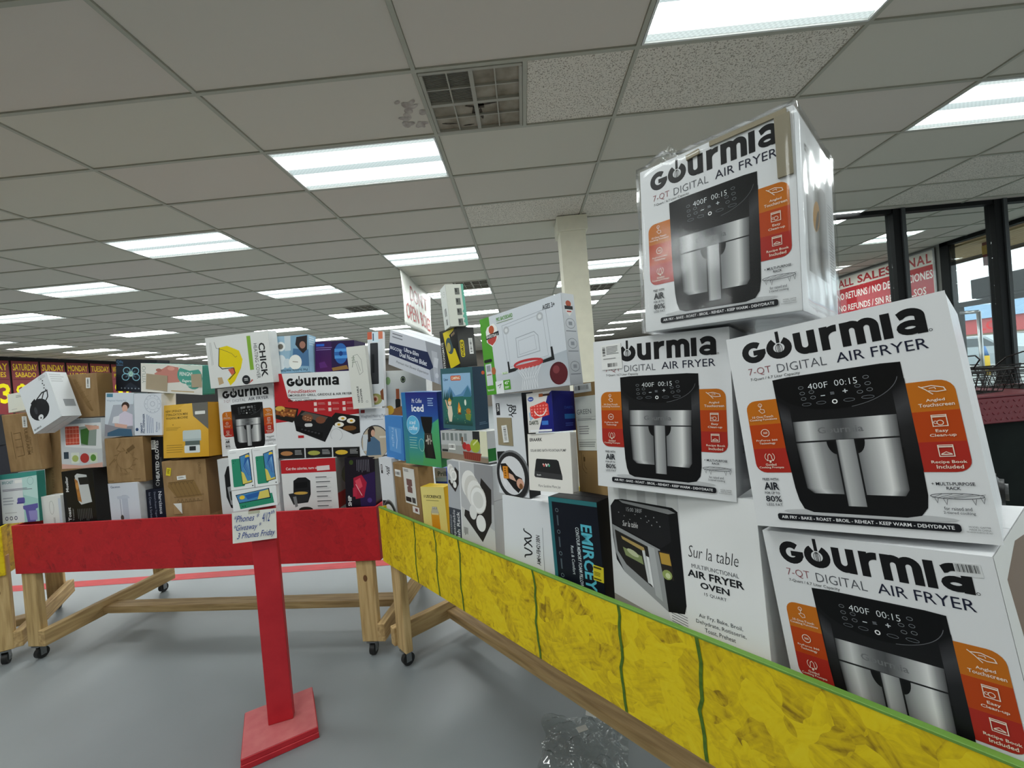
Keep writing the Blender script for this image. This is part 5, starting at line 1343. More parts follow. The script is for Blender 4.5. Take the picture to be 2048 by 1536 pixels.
def food(a):
    a.rect(0, 0, 1, 1, '#b3262c'); a.up(); a.poly([(.10, 0), (1, 0), (1, .30), (.72, .315), (.22, .33), (.16, .28)], '#e2e3e4'); a.poly([(0, .58), (1, .50), (1, 1), (0, 1)], '#dadbdd'); a.up()
    gourmia_logo(a, .155, .78, .06, .155); a.text('FoodStation', .165, .195, .50, .235, '#b3262c', 1, 0, .2); a.text('SMOKELESS GRILL, GRIDDLE & AIR FRYER', .165, .248, .93, .280, '#222', 1); a.bars(.165, .292, .42, .305, 1, '#666'); a.text('BAKE - ROAST - DEHYDRATE', .165, .312, .50, .335, '#222', 1)
    for r in range(2):
        for k in range(3): a.rect(.47 + k * .17, .35 + r * .068, .505 + k * .17, .392 + r * .068, '#e6c9c6'); a.bars(.52 + k * .17, .358 + r * .068, .61 + k * .17, .385 + r * .068, 2, '#d99a98', fill=.35)
    a.poly([(0, .38), (.28, .42), (.26, .52), (.20, .58), (0, .53)], '#1f1b18'); a.poly([(.66, .54), (.72, .48), (1, .53), (1, .72), (.92, .74), (.68, .62)], '#1d1a18'); a.poly([(.22, .56), (.32, .44), (.68, .53), (.70, .60), (.58, .82), (.24, .68)], '#1b1b1d'); a.up()
    a.poly([(.02, .39), (.26, .43), (.23, .52), (0, .48)], '#8d4f28'); a.ell(.06, .41, .06, .03, '#cfa94c', 10); a.poly([(.30, .49), (.36, .455), (.63, .53), (.57, .60)], '#57504a'); a.ell(.385, .53, .065, .042, '#7d4f38', 14); a.ell(.54, .56, .06, .042, '#7a4a35', 14); a.poly([(.24, .62), (.56, .71), (.55, .78), (.25, .68)], '#0f0f10'); a.ell(.80, .55, .05, .028, '#e9e4da', 14); a.ell(.90, .58, .05, .03, '#e9e4da', 14); a.ell(.76, .62, .055, .03, '#e9e4da', 14); a.ell(.88, .665, .08, .03, '#6f4a26', 12); a.rrect(.345, .595, .44, .635, .02, '#c9c9c9'); a.up()
    for x, y in ((.805, .55), (.905, .58), (.755, .62)): a.ell(x, y, .02, .013, '#d3a32c', 10)
    for k in range(6): a.ell(.36 + .03 * (k % 3), .515 + .01 * k, .012, .006, '#b98a68', 6); a.rect(.30 + k * .04, .655 + k * .011, .325 + k * .04, .672 + k * .011, '#3a3a3d')
    for k in range(18): a.ell(.05 + random.random() * .19, .43 + random.random() * .07, .016, .01, random.choice(('#b4713c', '#6d3a1c', '#c98f4c')), 6)
    a.arc(.72, .74, .07, -60, 220, .003, '#9a9a9c', 12)
    for k in range(3):
        x = .01 + k * .33; a.rect(x, .885, x + .315, 1, '#1c1b1b')
    a.up()
    for k, c in enumerate(('#b07a4c', '#9fa04c', '#d9b43c')):
        x = .01 + k * .33; a.ell(x + .10, .945, .075, .028, c, 12); a.bars(x + .2, .91, x + .30, .97, 4, '#b9b9b9', fill=.35)
    a.rect(.26, .735, .33, .765, '#b3262c')
carton('food', 'grill_box', 'wide red and white indoor grill box with food pictured', WHITE, .30, food, None)
def purple(a):
    a.vgrad([(0, 0), (1, 0), (1, 1), (0, 1)], [(0, '#3a1f55'), (1, '#4a1a52')]); a.up(); a.poly([(.42, 0), (1, 0), (1, 1), (.42, 1)], '#2a1a44'); a.up(); a.ell(.66, .42, .17, .34, '#2f62a8', 20); a.rect(.03, .08, .24, .16, '#2f62c4'); a.bars(.03, .2, .45, .33, 2, '#8a7ab0', fill=.3); a.up(); a.rect(.50, .26, .82, .36, '#4f92d4'); a.rect(.50, .48, .82, .58, '#4f92d4'); a.ell(.66, .42, .05, .08, '#1a3a78', 12); a.poly([(.42, .88), (.8, .8), (.85, .93), (.45, .98)], '#8f6a3a'); a.poly([(.10, .70), (.24, .66), (.32, .85), (.12, .88)], '#5a2a6c')
carton('purple', 'projector_box', 'dark purple box with a blue gadget behind the chopper box', '#2a1a44', .13, purple, None)
def bubble(a):
    a.rect(0, 0, 1, 1, '#7fa3bb'); a.up(); a.poly([(0, 0), (.5, 0), (.42, .7), (0, .8)], '#95b4c8'); a.poly([(.55, .35), (1, .4), (1, .85), (.5, .8)], '#4a6f96'); a.rect(.30, 0, .48, .4, '#c3ced4'); a.ell(.18, .28, .14, .13, '#e0e4e4', 16); a.ell(.18, .70, .15, .20, '#d5dce0', 16); a.ell(.36, .74, .12, .13, '#c9d4da', 14); a.ell(.60, .72, .19, .20, '#e4e4de', 18); a.poly([(.66, .05), (.98, .02), (.96, .40), (.84, .5), (.74, .40), (.62, .25)], '#2a2426'); a.up(); a.ell(.18, .28, .08, .075, '#6f6a62', 12); a.ell(.83, .27, .09, .10, '#9a6f60', 12); a.stroke([(.52, .70), (.68, .72)], .02, '#8a7f70'); a.text('Pet bubble machine', .12, .90, .95, .97, '#2d4a5c', 1, 180)
carton('bubble', 'bubble_machine_box', 'blue pet bubble machine box standing on the grill box', '#8fb4cd', .085, bubble, lambda a: (a.rect(0, 0, 1, 1, '#9cc3dc'), a.up(), a.bars(.15, .05, .85, .3, 4, '#cfe3ee')))
def chick(a):
    a.rect(0, 0, 1, 1, '#d9dad8'); a.up(); a.poly([(.21, .22), (.34, .20), (.52, .32), (.56, .50), (.52, .66), (.40, .90), (.32, .98), (.28, .86), (.40, .74), (.40, .62), (.28, .62), (.20, .60), (.17, .56)], '#dfc813'); a.rect(.66, .06, .72, .72, '#7fa83a'); a.up()
    a.poly([(.31, .66), (.42, .64), (.42, .74), (.36, .78)], '#c9604a'); a.stroke([(.14, .10), (.16, .22), (.28, .28), (.40, .36), (.45, .44), (.48, .42)], .005, '#3a3a3a'); a.stroke([(.21, .22), (.17, .57), (.22, .64), (.40, .64), (.42, .74), (.31, .86)], .012, '#3a3420'); a.ell(.58, .90, .065, None, '#26282a', 18); a.poly([(.61, .99), (.69, .92), (.67, .9)], '#b3443a'); a.poly([(.13, .80), (.20, .80), (.22, .92), (.14, .95)], '#b9a07c'); a.up()
    a.text('CHICK', .83, .22, .93, .88, '#232425', 2, -90); a.text('HEATING COVER', .755, .22, .81, .90, '#38393b', 0, -90); a.bars(.06, .1, .10, .6, 2, '#b9bab8', True); a.bars(.55, .87, .61, .93, 2, '#d8d8d8')
carton('chick', 'chick_heater_box', 'white box with a yellow heating cover pictured lying on its side', '#d9dad8', .065, chick, None)
def silver(a):
    a.rect(0, 0, 1, 1, '#cfd1d3'); a.up(); a.poly([(.10, .30), (.16, .14), (.30, .10), (.30, .95), (.16, .90), (.10, .70)], '#1a1a1c'); a.rect(.85, .25, .99, .9, '#b9bcc0'); a.up(); a.poly([(.13, .52), (.30, .48), (.30, .90), (.16, .84)], '#8f9193'); a.up(); a.poly([(.16, .60), (.30, .58), (.30, .80), (.17, .76)], '#37352f')
carton('silver', 'oven_box', 'white oven box half hidden behind the phone boxes', WHITE, .25, silver, None, floor=True)
def calories(a):
    a.rect(0, 0, 1, 1, '#dcdcdc'); a.rect(0, 0, 1, .27, '#b8232a'); a.up(); a.text('Cut the calories, turn up', .09, .15, .68, .22, '#ecdcdc', 1); a.poly([(.21, .42), (.30, .36), (.44, .36), (.52, .43), (.51, .70), (.45, .86), (.26, .88), (.19, .72)], '#1b1b1d'); a.poly([(.10, .68), (.48, .62), (.46, .82), (.18, .90)], '#2a2a2c'); a.ell(.40, 1.0, .13, .055, '#2a2824', 14); a.up(); a.ell(.33, .67, .13, .03, '#c9a24c', 14); a.poly([(.22, .46), (.46, .45), (.46, .56), (.23, .58)], '#0d0d0f'); a.poly([(.18, .74), (.24, .73), (.26, .93), (.21, .95)], '#7a7c7e')
    for k in range(7): a.rect(.62, .36 + k * .095, .62 + .2 + .06 * (k % 2), .375 + k * .095, '#33353a'); a.bars(.62, .385 + k * .095, .92, .42 + k * .095, 2, '#b4b5b8', fill=.3)
CL = carton('calories', 'air_fryer_carton', 'red topped white box headed Cut the calories with a black fryer', WHITE, .25, calories, lambda a: (a.rect(0, 0, 1, 1, '#8e8a86'), a.up(), a.ell(.5, .4, .3, .2, '#6a6a4c', 14), a.rect(0, .7, 1, 1, '#a82a2e')), floor=True)
sticker(CL, 'white_tape', .66, .145, .89, .235, '#e3d5d5', None, 2)
def purplered(a):
    a.rect(0, 0, 1, 1, '#19141f'); a.up(); a.poly([(.45, .40), (1, .3), (1, 1), (.5, 1)], '#2c1f4a'); a.bars(.40, .05, .85, .32, 8, '#6d6a75', True, .35); a.poly([(.28, .42), (.55, .36), (.72, .52), (.62, .82), (.34, .85), (.28, .7)], '#a3203a'); a.up(); a.poly([(.33, .48), (.50, .42), (.58, .60), (.42, .66)], '#d34a5c'); a.stroke([(.35, .55), (.55, .78)], .02, '#e7b9c0'); a.text('SHIP', .08, .78, .2, .99, '#d8d8d8', 2, 90); a.ell(.22, .1, .07, .05, '#3a4a20', 10); a.ell(.80, .88, .08, .05, '#4a3a7c', 10); a.rect(.25, .62, .38, .80, '#b02a44')
carton('purplered', 'boxing_toy_box', 'black and purple box with a red glove pictured at the board end', '#141118', .16, purplered, None, floor=True, gloss=True)
def brownbig(a):
    k = '#6b5334'; a.text('CAUTION', .82, .06, .88, .26, k, 0, -90)
    a.poly([(.12, .38), (.70, .36), (.84, .62), (.86, .66), (.30, .68), (.10, .46)], '#86693f'); a.up(); a.stroke([(.12, .39), (.70, .37)], .012, k); a.stroke([(.22, .66), (.90, .63)], .012, k); a.stroke([(.30, .76), (.86, .74)], .012, k)
    for i in range(6): a.stroke([(.16 + i * .09, .385), (.19 + i * .09, .425), (.22 + i * .09, .385)], .010, k); a.stroke([(.28 + i * .09, .75), (.31 + i * .09, .70), (.34 + i * .09, .75)], .010, k); a.stroke([(.15 + i * .10, .40), (.30 + i * .095, .66)], .007, k)
BB = carton('brownbig', 'shipping_carton', 'large brown carton with yellow sticker and shelf drawing in the red bin', BROWN, .24, brownbig, lambda a: (a.rect(0, 0, 1, 1, '#7d6242'),), floor=True)
sticker(BB, 'yellow_sticker', .10, .12, .20, .26, '#d8c51e', lambda a: a.bars(.2, .2, .8, .8, 3, '#6b6212'), -12); sticker(BB, 'white_sticker', .33, .275, .53, .345, '#e4e4e0', lambda a: a.bars(.15, .3, .85, .7, 2, '#555'), 3)
sticker(BB, 'white_sticker', .20, .77, .38, .96, '#dfdfdc', lambda a: a.poly([(0, 0), (0, 1), (1, 1)], '#a5865f'), 0)
def wash(a):
    a.rect(0, 0, 1, 1, '#d9ab3f'); a.poly([(0, .3), (.5, 0), (1, 0), (1, 1), (0, 1)], ['#d9ab3f', '#e0b450', '#d9ab3f', '#c99526', '#d0a03a']); a.up(); k = '#4a3a12'
    a.text('NEW UPGRADE', .07, .10, .42, .145, k, 1); a.text('STERILIZATION MINI', .07, .165, .56, .21, k, 1); a.text('WASHING MACHINE', .07, .23, .56, .275, k, 1); a.rect(.22, .37, .235, .39, k); a.bars(.07, .43, .40, .50, 3, '#9a7a2c', fill=.35); a.bars(.07, .76, .45, .93, 4, '#9a7a2c', fill=.3)
    a.poly([(.66, 0), (1, 0), (1, .50), (.68, .24)], '#66645f'); a.up(); a.rrect(.72, .155, .94, .215, .01, '#d9d9d4'); a.rrect(.44, .50, .84, .70, .03, '#b9c4c4'); a.rect(.49, .66, .81, .82, '#56625f'); a.rrect(.47, .78, .81, .92, .02, '#cfd5d5'); a.up(); a.rect(.58, .80, .72, .88, '#2a2f30'); a.rect(.44, .66, .84, .70, '#a5b2b3')
carton('wash', 'washing_machine_box', 'orange yellow mini washing machine box on the large brown carton', '#d2a338', .22, wash, lambda a: (a.rect(0, 0, 1, 1, '#bd8a2a'), a.up(), a.bars(.3, .2, .7, .8, 7, '#8f6818', fill=.3)))
def fengni(a):
    a.rect(0, 0, 1, 1, '#d9d6cf'); a.up(); a.poly([(.22, .35), (.45, .05), (.62, .1), (.64, .6), (.45, .65)], '#c07f74'); a.ell(.72, .35, .12, .3, '#4d9a8b', 16); a.ell(.86, .45, .14, .38, '#4d9a8b', 18); a.ell(.80, .15, .1, .14, '#4d9a8b', 12); a.poly([(.55, .05), (1, .0), (1, .12), (.8, .2)], '#c9d3c8'); a.up(); a.text('YITUO', .02, .1, .08, .7, '#8f9a94', 0, 90); a.text('FENGNI', .64, .25, .84, .38, '#e3ece6', 1); a.text('Eagerness', .68, .50, .90, .62, '#e3ece6', 1, 0, .2); a.text('choose', .70, .66, .82, .74, '#dbe6df', 0)
    a.ell(.30, .22, .05, .06, '#a86a5f', 10); a.ell(.50, .15, .06, .07, '#d79a8c', 10); a.bars(.5, .9, .95, .97, 1, '#b59a6a')
FG = carton('fengni', 'craft_box', 'long white and green box with brown tape patches on the washing machine box', '#3f8f80', .075, fengni, None, dz=.004)
sticker(FG, 'brown_tape', .09, .38, .44, .92, '#a3937a', None, -3); sticker(FG, 'brown_tape', .83, .30, .99, .75, '#a5977d', None, 4)
def drone(a):
    a.rect(0, 0, 1, 1, '#171b24'); a.up(); a.text('Q9s', .02, .04, .18, .15, '#3f6f96', 1); a.rect(.02, .17, .18, .2, '#3f5f7c'); a.poly([(.15, .92), (.36, .70), (.60, .92)], '#262d38')
    for x, y in ((.27, .35), (.48, .35), (.24, .55), (.50, .55)): a.ring(x, y, .085, .018, '#7fb2c4', 18, ry=.10); a.stroke([(x, y), (.37, .45)], .025, '#49606c')
    a.ell(.37, .45, .06, .09, '#a9c9c0', 12); a.up(); a.ring(.37, .42, .03, .01, '#4f9a7c', 10)
    for k in range(6): a.ell(.14 + k * .085, .90, .015, None, '#8a929c', 8)
carton('drone', 'drone_box', 'black drone box with a pale blue quadcopter pictured', '#171b24', .08, drone, None)
def pill(a):
    a.rect(0, 0, 1, 1, '#d2d6de'); a.up(); a.ring(.68, .25, .30, .012, '#9aa2b0', 26); a.ring(.68, .25, .20, .010, '#aab1bd', 22); a.ring(.68, .25, .08, .012, '#8f98a6', 16)
    for k in range(10): a.ell(.68 + .25 * math.cos(k * .63), .25 + .19 * math.sin(k * .63), .02, None, '#aab1bd', 8)
    a.text('SMART', .22, .70, .30, .95, '#34496e', 2, 90); a.text('PILL DISPENSER', .31, .48, .38, .95, '#34496e', 2, 90); a.ell(.09, .86, .055, None, '#34496e', 14)
    for k in range(4): a.rect(.46 + k * .07, .50 + .03 * k, .475 + k * .07, .95, '#3f5a92')
    a.text('Demo', .78, .68, .84, .92, '#4a5f8a', 1, 90); a.bars(.88, .7, .95, .9, 3, '#9aa2b0', True)
carton('pill', 'pill_dispenser_box', 'white pill dispenser box with a round dial drawing', WHITE, .09, pill, None)
def pad(a):
    a.rect(0, 0, 1, 1, '#cbd3dc'); a.up(); a.rect(.04, .02, .26, .10, '#4d7f96'); a.text('Weighted Heating Pad', .04, .16, .74, .21, '#7f93a8', 0); a.poly([(.28, .28), (1, .26), (1, 1), (.0, 1)], '#a8adb8'); a.poly([(0, .72), (.55, .8), (1, .76), (1, 1), (0, 1)], '#8c8a92'); a.up(); a.ell(.72, .30, .14, .09, '#3a2822', 16); a.ell(.70, .36, .10, .085, '#d8ab9a', 14); a.poly([(.50, .50), (.70, .42), (.98, .50), (1, .76), (.46, .76)], '#cfc6d6'); a.poly([(.30, .56), (.52, .52), (.5, .70), (.26, .70)], '#d8d8de'); a.up(); a.poly([(.34, .70), (.80, .74), (.78, .82), (.36, .78)], '#d2a696'); a.poly([(.10, .92), (.5, .82), (.95, .84), (1, 1), (.1, 1)], '#3f5f78')
carton('pad', 'heating_pad_box', 'pale blue heating pad box with a woman sitting pictured', '#cdd5dd', .09, pad, None)
def gloves(a):
    a.rect(0, 0, 1, 1, '#15151a'); a.up(); a.text('HEATED GLOVES', .30, .07, .62, .86, '#d0d0d0', 2, 90); a.ring(.42, .92, .14, .03, '#bbb', 12); a.bars(.72, .4, .86, .85, 2, '#555', True)
GL = carton('gloves', 'glove_box', 'narrow black heated gloves box beside the wreath carton', '#15151a', .17, gloves, None)
sticker(GL, 'barcode_sticker', .02, .06, .36, .24, '#dcdcd8', lambda a: a.bars(.1, .1, .9, .9, 5, '#555'))
def narc(a): a.rect(0, 0, 1, 1, '#141828'); a.up(); a.text('Narcissus', .66, .10, .84, .85, '#c5c8d2', 1, -90); a.text('Dessert Frozen Yogurt', .40, .1, .52, .95, '#8d93a6', 0, -90); a.text('Ice Cream & Sorbet', .14, .1, .26, .95, '#8d93a6', 0, -90)
carton('narc', 'dessert_maker_box', 'dark navy dessert maker box beside the large brown carton', '#141828', .17, narc, None, floor=True)
def gace(a):
    a.rect(0, 0, 1, 1, '#cfd2dc'); a.up(); a.text('Gaceton', .08, .07, .40, .13, '#3c4a6c', 1); a.rrect(.42, .33, .62, 1.3, .05, '#b7bccb'); a.poly([(.26, .36), (.62, .34), (.70, .42), (.28, .44)], '#bcc1cf'); a.rect(.35, .44, .37, .9, '#8a8fa0'); a.up(); a.ell(.38, .95, .055, .08, '#4a4440', 14)
carton('gaceton', 'dispenser_box', 'white box with a slim white dispenser pictured under the wreath carton', WHITE, .18, gace, None, floor=True)
def wreath(a):
    k = '#6b5334'; a.ring(.50, .50, .22, .012, '#7d6240', 24)
    for i in range(12): t = i * .52; a.ell(.50 + .26 * math.cos(t), .50 + .24 * math.sin(t), .06, .012, '#7d6240', 8, rot=-math.degrees(t) + 40)
    a.poly([(.56, .27), (.74, .16), (.79, .24), (.60, .34)], k); a.rect(.54, .32, .58, .36, k); a.stroke([(.30, .25), (.42, .10)], .03, '#7d6240'); a.stroke([(.08, .60), (.24, .46)], .03, '#7d6240'); a.text('DO NOT', .34, .78, .60, .84, '#7d6240', 0); a.bars(.02, .95, .2, .98, 1, k); a.bars(.7, .93, .9, .96, 1, k); a.stroke([(.70, .45), (.84, .50)], .02, '#7d6240')
carton('wreath', 'shipping_carton', 'brown carton with a wreath drawing on the white dispenser box', BROWN, .19, wreath, lambda a: a.rect(0, 0, 1, 1, '#8a6d47'))
def mueller(a):
    a.rect(0, 0, 1, 1, '#131313'); a.up(); a.text('Mueller', .10, .10, .19, .40, '#d5d5d5', 2, 90); a.text('Toast', .10, .70, .20, .96, '#c9c9c9', 2, 90); a.text('Toaster', .24, .72, .29, .96, '#8f8f8f', 0, 90); a.poly([(.42, .10), (.50, .06), (.80, .10), (.90, .62), (.55, .66), (.48, .60)], '#c5c7c7'); a.poly([(.40, .15), (.50, .2), (.58, .62), (.46, .58)], '#a5703c'); a.up(); a.poly([(.52, .14), (.84, .14), (.86, .28), (.56, .28)], '#1d1d1d'); a.ell(.47, .30, .05, .07, '#c98f4c', 12); a.ell(.50, .46, .05, .06, '#b57a3c', 12); a.bars(.42, .74, .90, .97, 9, '#6a6a6a', True, .25)
carton('mueller', 'toaster_box', 'black toaster box with a white toaster pictured in the red bin', '#101010', .10, mueller, None, floor=True)
def salmon(a):
    a.rect(0, 0, 1, 1, '#c6c9cc'); a.up(); a.poly([(.12, .12), (1, .05), (1, .62), (.85, .62), (.1, .55)], '#dcdee0'); a.poly([(0, .9), (.5, .95), (1, .9), (1, 1), (0, 1)], '#d2a79a'); a.rect(0, .0, 1, .09, '#9aa3ab'); a.up(); a.rrect(.12, .14, .46, .52, .02, '#c4503e'); a.poly([(.46, .16), (.9, .14), (.86, .56), (.5, .54)], '#8d9a92'); a.rect(.06, .66, .18, .8, '#34404c'); a.up()
    for k in range(4): a.stroke([(.15 + k * .08, .16), (.15 + k * .08, .50)], .012, '#e08a74'); a.stroke([(.12, .20 + k * .09), (.46, .20 + k * .09)], .006, '#e8c3b4')
    a.poly([(.50, .22), (.72, .18), (.66, .54), (.50, .50)], '#3f6a33'); a.poly([(.60, .12), (.95, .16), (.95, .22), (.7, .24)], '#d9a894'); a.rrect(.24, .68, .44, .90, .02, '#d8ddd2'); a.ell(.57, .80, .11, .10, '#b23a36', 14); a.rrect(.69, .70, .88, .90, .02, '#cfd8c4'); a.up(); a.ell(.34, .80, .08, .07, '#a9b56a', 12); a.ell(.78, .80, .07, .07, '#5a8a3c', 12)
carton('salmon', 'food_container_box', 'white food container box with salmon and vegetables pictured', '#d5d8da', .12, salmon, None)
def shoe(a):
    k = '#7a5f3a'; 
    for t in range(5): a.stroke([(.22 + t * .02, .12), (.36 + t * .03, .38), (.60 + t * .03, .72), (.74 + t * .015, .86)], .012, k)
    for t in range(5): a.stroke([(.24 + t * .09, .22 + t * .11), (.40 + t * .09, .18 + t * .11)], .012, k)
    a.text('ABCD', .08, .70, .2, .9, k, 0, 90) if False else a.bars(.08, .68, .34, .9, 4, k, True, .3)
SH = carton('brownshoe', 'shipping_carton', 'brown carton with a sandal drawing beside the tilted white box', BROWN, .085, shoe, lambda a: a.rect(0, 0, 1, 1, '#80643f'))
sticker(SH, 'barcode_sticker', .64, .10, .77, .34, '#e2e2de', lambda a: a.barcode(.3, .1, .7, .9, 12, '#555', True), -3)
def tilt(a):
    a.rect(0, 0, 1, 1, '#d6dade'); a.up(); a.ell(.42, .62, .33, .22, '#1c1d20', 22, rot=-15); a.poly([(.22, .40), (.38, .36), (.42, .48), (.24, .54)], '#141517'); a.up(); a.stroke([(.38, .42), (.66, .34), (.84, .36), (.80, .48), (.60, .58), (.55, .50), (.74, .34)], .035, '#222326'); a.ell(.38, .78, .09, .06, '#d9dbde', 12); a.ell(.30, .60, .05, .08, '#3a3c40', 10); a.up(); a.ell(.38, .79, .025, .018, '#333', 8); a.text('BRAMAIA', .05, .92, .3, .96, '#44464a', 1)
    for k in range(6): a.ell(.78 + .03 * (k % 2), .08 + k * .05, .02, .016, '#3a3c3f', 8)
    a.bars(.70, .02, .95, .10, 3, '#aeb2b6')
carton('tiltwhite', 'massager_box', 'tilted white box with a black strapped device pictured', WHITE, .088, tilt, lambda a: (a.rect(0, 0, 1, 1, '#d0d3d5'), a.up(), a.rect(.35, .62, .9, .78, '#8d9093'), a.bars(.1, .05, .8, .25, 4, '#b4b7b9')))
carton('whitebehind', 'small_white_box', 'small white carton behind the tilted white box', '#d6d6cc', .07, lambda a: (a.rect(0, 0, 1, 1, '#d4d5ca'), a.up(), a.bars(.5, .15, .9, .3, 2, '#8b8d86'), a.bars(.2, .85, .6, .9, 1, '#999')), None)
def bleft(a):
    k = '#6b5334'; a.text('TULIBU ARIM', .62, .22, .72, .72, k, 1, -90); a.text('Chair Mat', .74, .42, .80, .70, k, 0, -90); a.stroke([(.28, .34), (.50, .33), (.52, .72), (.30, .74)], .018, k); a.stroke([(.22, .30), (.24, .78)], .014, k)
    for y in (.45, .58): a.stroke([(.3, y), (.5, y - .01)], .016, k)
BL = carton('brownleft', 'shipping_carton', 'tall brown carton with a folding chair drawing at the bin corner', BROWN, .062, bleft, None)
sticker(BL, 'barcode_sticker', .62, .06, .76, .25, '#dfdfdb', lambda a: a.barcode(.3, .1, .7, .9, 12, '#555', True), -4)
carton('browntall', 'shipping_carton', 'narrow tall brown carton between the drawing carton and food box', BROWN, .12, lambda a: (a.text('KEEP DRY', .42, .62, .56, .9, '#6b5334', 0, 90), a.bars(.25, .05, .7, .35, 4, '#8a6d47', True, .2)), None, floor=True)
carton('smallwhite', 'small_white_box', 'small white carton with an oval drawing beside the toaster box', '#d9dad8', .07, lambda a: (a.rect(0, 0, 1, 1, '#d8d9d6'), a.up(), a.ring(.5, .42, .11, .02, '#a9aaa6', 14, ry=.24), a.bars(.56, .78, .66, 1, 2, '#8d8e8a', True), a.rect(.86, .1, 1, 1, '#c3cad6')), None, floor=True)
def mint(a):
    a.rect(0, 0, 1, 1, '#cfd4d6'); a.rect(0, 0, 1, .10, '#3f8f86'); a.rect(.60, .1, 1, 1, '#9cc6c0'); a.up(); a.poly([(.55, .1), (1, .08), (1, .55), (.62, .45)], '#b7d6d2'); a.rect(.02, .10, .60, .98, '#d3d7da'); a.up(); a.text('BRICAST', .05, .14, .36, .20, '#6f979a', 2); a.rrect(.40, .14, .60, .20, .01, '#e6e6e4'); a.ring(.82, .18, .08, .008, '#7fa5a5', 16); a.bars(.05, .31, .93, .36, 2, '#6d6878', fill=.5); a.bars(.05, .48, .35, .66, 3, '#9a9fa8', fill=.35); a.rrect(.44, .50, .64, .62, .03, '#5b569a'); a.rect(.42, .59, .60, .62, '#4a4688'); a.poly([(.58, .67), (.98, .64), (.98, .73), (.92, .75), (.90, 1.0), (.68, 1.0), (.64, .76), (.58, .73)], '#5f5aa0'); a.bars(.08, .78, .45, .82, 1, '#b5b8bd')
    a.up(); a.poly([(.72, .78), (.95, .78), (.95, .97), (.75, .97)], '#8d88c0')
    for k in range(3): a.ring(.12 + k * .125, .90, .035, .018, '#55526c', 12)
carton('mint', 'ice_shaver_box', 'mint and white box with a purple container at the red board end', '#2f7d74', .036, mint, lambda a: a.rect(0, 0, 1, 1, '#2f7468'))
# boxes of the neighbouring bin, showing at its corner
for key, v in (('lb1', (-3.105, 2.25, 1.02, 14, 0, 0, .17, .36)), ('lb3', (-3.105, 2.255, 1.291, 14, 0, 0, .18, .18))): FIT[key] = v
carton('lb1', 'dark_box', 'dark navy box in the plain yellow bin beside the brown carton', '#191c2b', .2, lambda a: (a.rect(0, 0, 1, 1, '#1b1d2c'), a.up(), a.rect(0, .2, .75, 1, '#9fa9b6'), a.bars(.8, .1, .95, .9, 3, '#4a3a5a', True)), None, floor=True)
carton('lb3', 'blue_box', 'dark box with a pale blue print on the navy box', '#22252e', .14, lambda a: (a.rect(0, 0, 1, 1, '#23252e'), a.up(), a.ell(.75, .3, .2, .2, '#4f6f96', 14), a.bars(.5, .65, .95, .9, 3, '#8d8f94')), None)

# ------------------------------------------------------------------ phone boxes and the note on the post
def phone(a):
    a.rect(0, 0, 1, 1, '#e3e5e6'); a.up(); a.rrect(.12, .22, .60, .93, .05, '#2f8a6c'); a.up()
    a.poly([(.46, .17), (.90, .10), (.93, .86), (.50, .90)], '#16181a'); a.ell(.20, .27, .022, None, '#14463a', 8); a.ell(.20, .32, .022, None, '#14463a', 8); a.ell(.28, .27, .018, None, '#14463a', 8); a.up()
    a.poly([(.49, .18), (.88, .125), (.90, .845), (.52, .88)], '#4a86b8'); a.up(); a.poly([(.49, .55), (.60, .60), (.72, .82), (.90, .80), (.90, .845), (.52, .88)], '#d8c864'); a.ell(.80, .20, .09, .055, '#e2c13c', 16); a.poly([(.70, .22), (.88, .20), (.89, .72), (.76, .66), (.60, .45)], '#2d5fa3'); a.up()
    for k in range(7): a.stroke([(.82, .26), (.58 + k * .05, .50 + .04 * k)], .012, '#7fb2d8')
    a.text('Smartphone', .08, .05, .34, .08, '#9a9c9e', 0); a.rect(.90, .93, .95, .96, '#333')
def phone_h(a):
    a.rect(0, 0, 1, 1, '#e3e5e6'); a.up(); a.poly([(.12, .42), (.90, .36), (.93, .86), (.16, .94)], '#2f8a6c'); a.up(); a.poly([(.08, .22), (.84, .10), (.86, .60), (.14, .66)], '#16181a'); a.up(); a.poly([(.10, .25), (.82, .13), (.84, .56), (.15, .63)], '#4a86b8'); a.up(); a.ell(.22, .38, .06, .10, '#e2c13c', 14); a.poly([(.28, .30), (.70, .20), (.66, .42), (.34, .52)], '#2d5fa3'); a.poly([(.62, .22), (.82, .16), (.84, .55), (.56, .58)], '#d8c864')
    for x in (.22, .27): a.ell(x, .82, .014, None, '#14463a', 8)
yw = 20
FIT['ph3'] = (-1.0926, 1.6379, .9520, yw, 0, 0, .153, .080)
FIT['ph1'] = (-1.1277, 1.6254, 1.0708, yw, 0, 0, .080, .154)
FIT['ph2'] = (-1.0506, 1.6535, 1.0708, yw, 0, 0, .080, .154)
carton('ph3', 'phone_box', 'phone box lying flat on the red post under the upright ones', '#e4e5e6', .046, phone_h, None, bev=.0015, flaps=False)
carton('ph1', 'phone_box', 'upright phone box on the lying one, nearer the yellow carton', '#e4e5e6', .044, phone, None, bev=.0015, flaps=False)
carton('ph2', 'phone_box', 'upright phone box on the lying one, nearer the red topped carton', '#e4e5e6', .044, phone, None, bev=.0015, flaps=False)
nm = wm((-1.1003, 1.6332, .845), yw, 0, -3.0)
nt_ = thing('paper_note', 'white paper note with blue handwriting taped to the red post', 'note', mw=nm)
bm = bmesh.new(); W, H = .152, .119
g = [[bm.verts.new((-W / 2 + W * i / 10, .004 * ((i / 10 - .5) ** 2) * 2 - .002, -H / 2 + H * j / 6)) for j in range(7)] for i in range(11)]
for i in range(10):
    for j in range(6): bm.faces.new((g[i][j], g[i + 1][j], g[i + 1][j + 1], g[i][j + 1]))
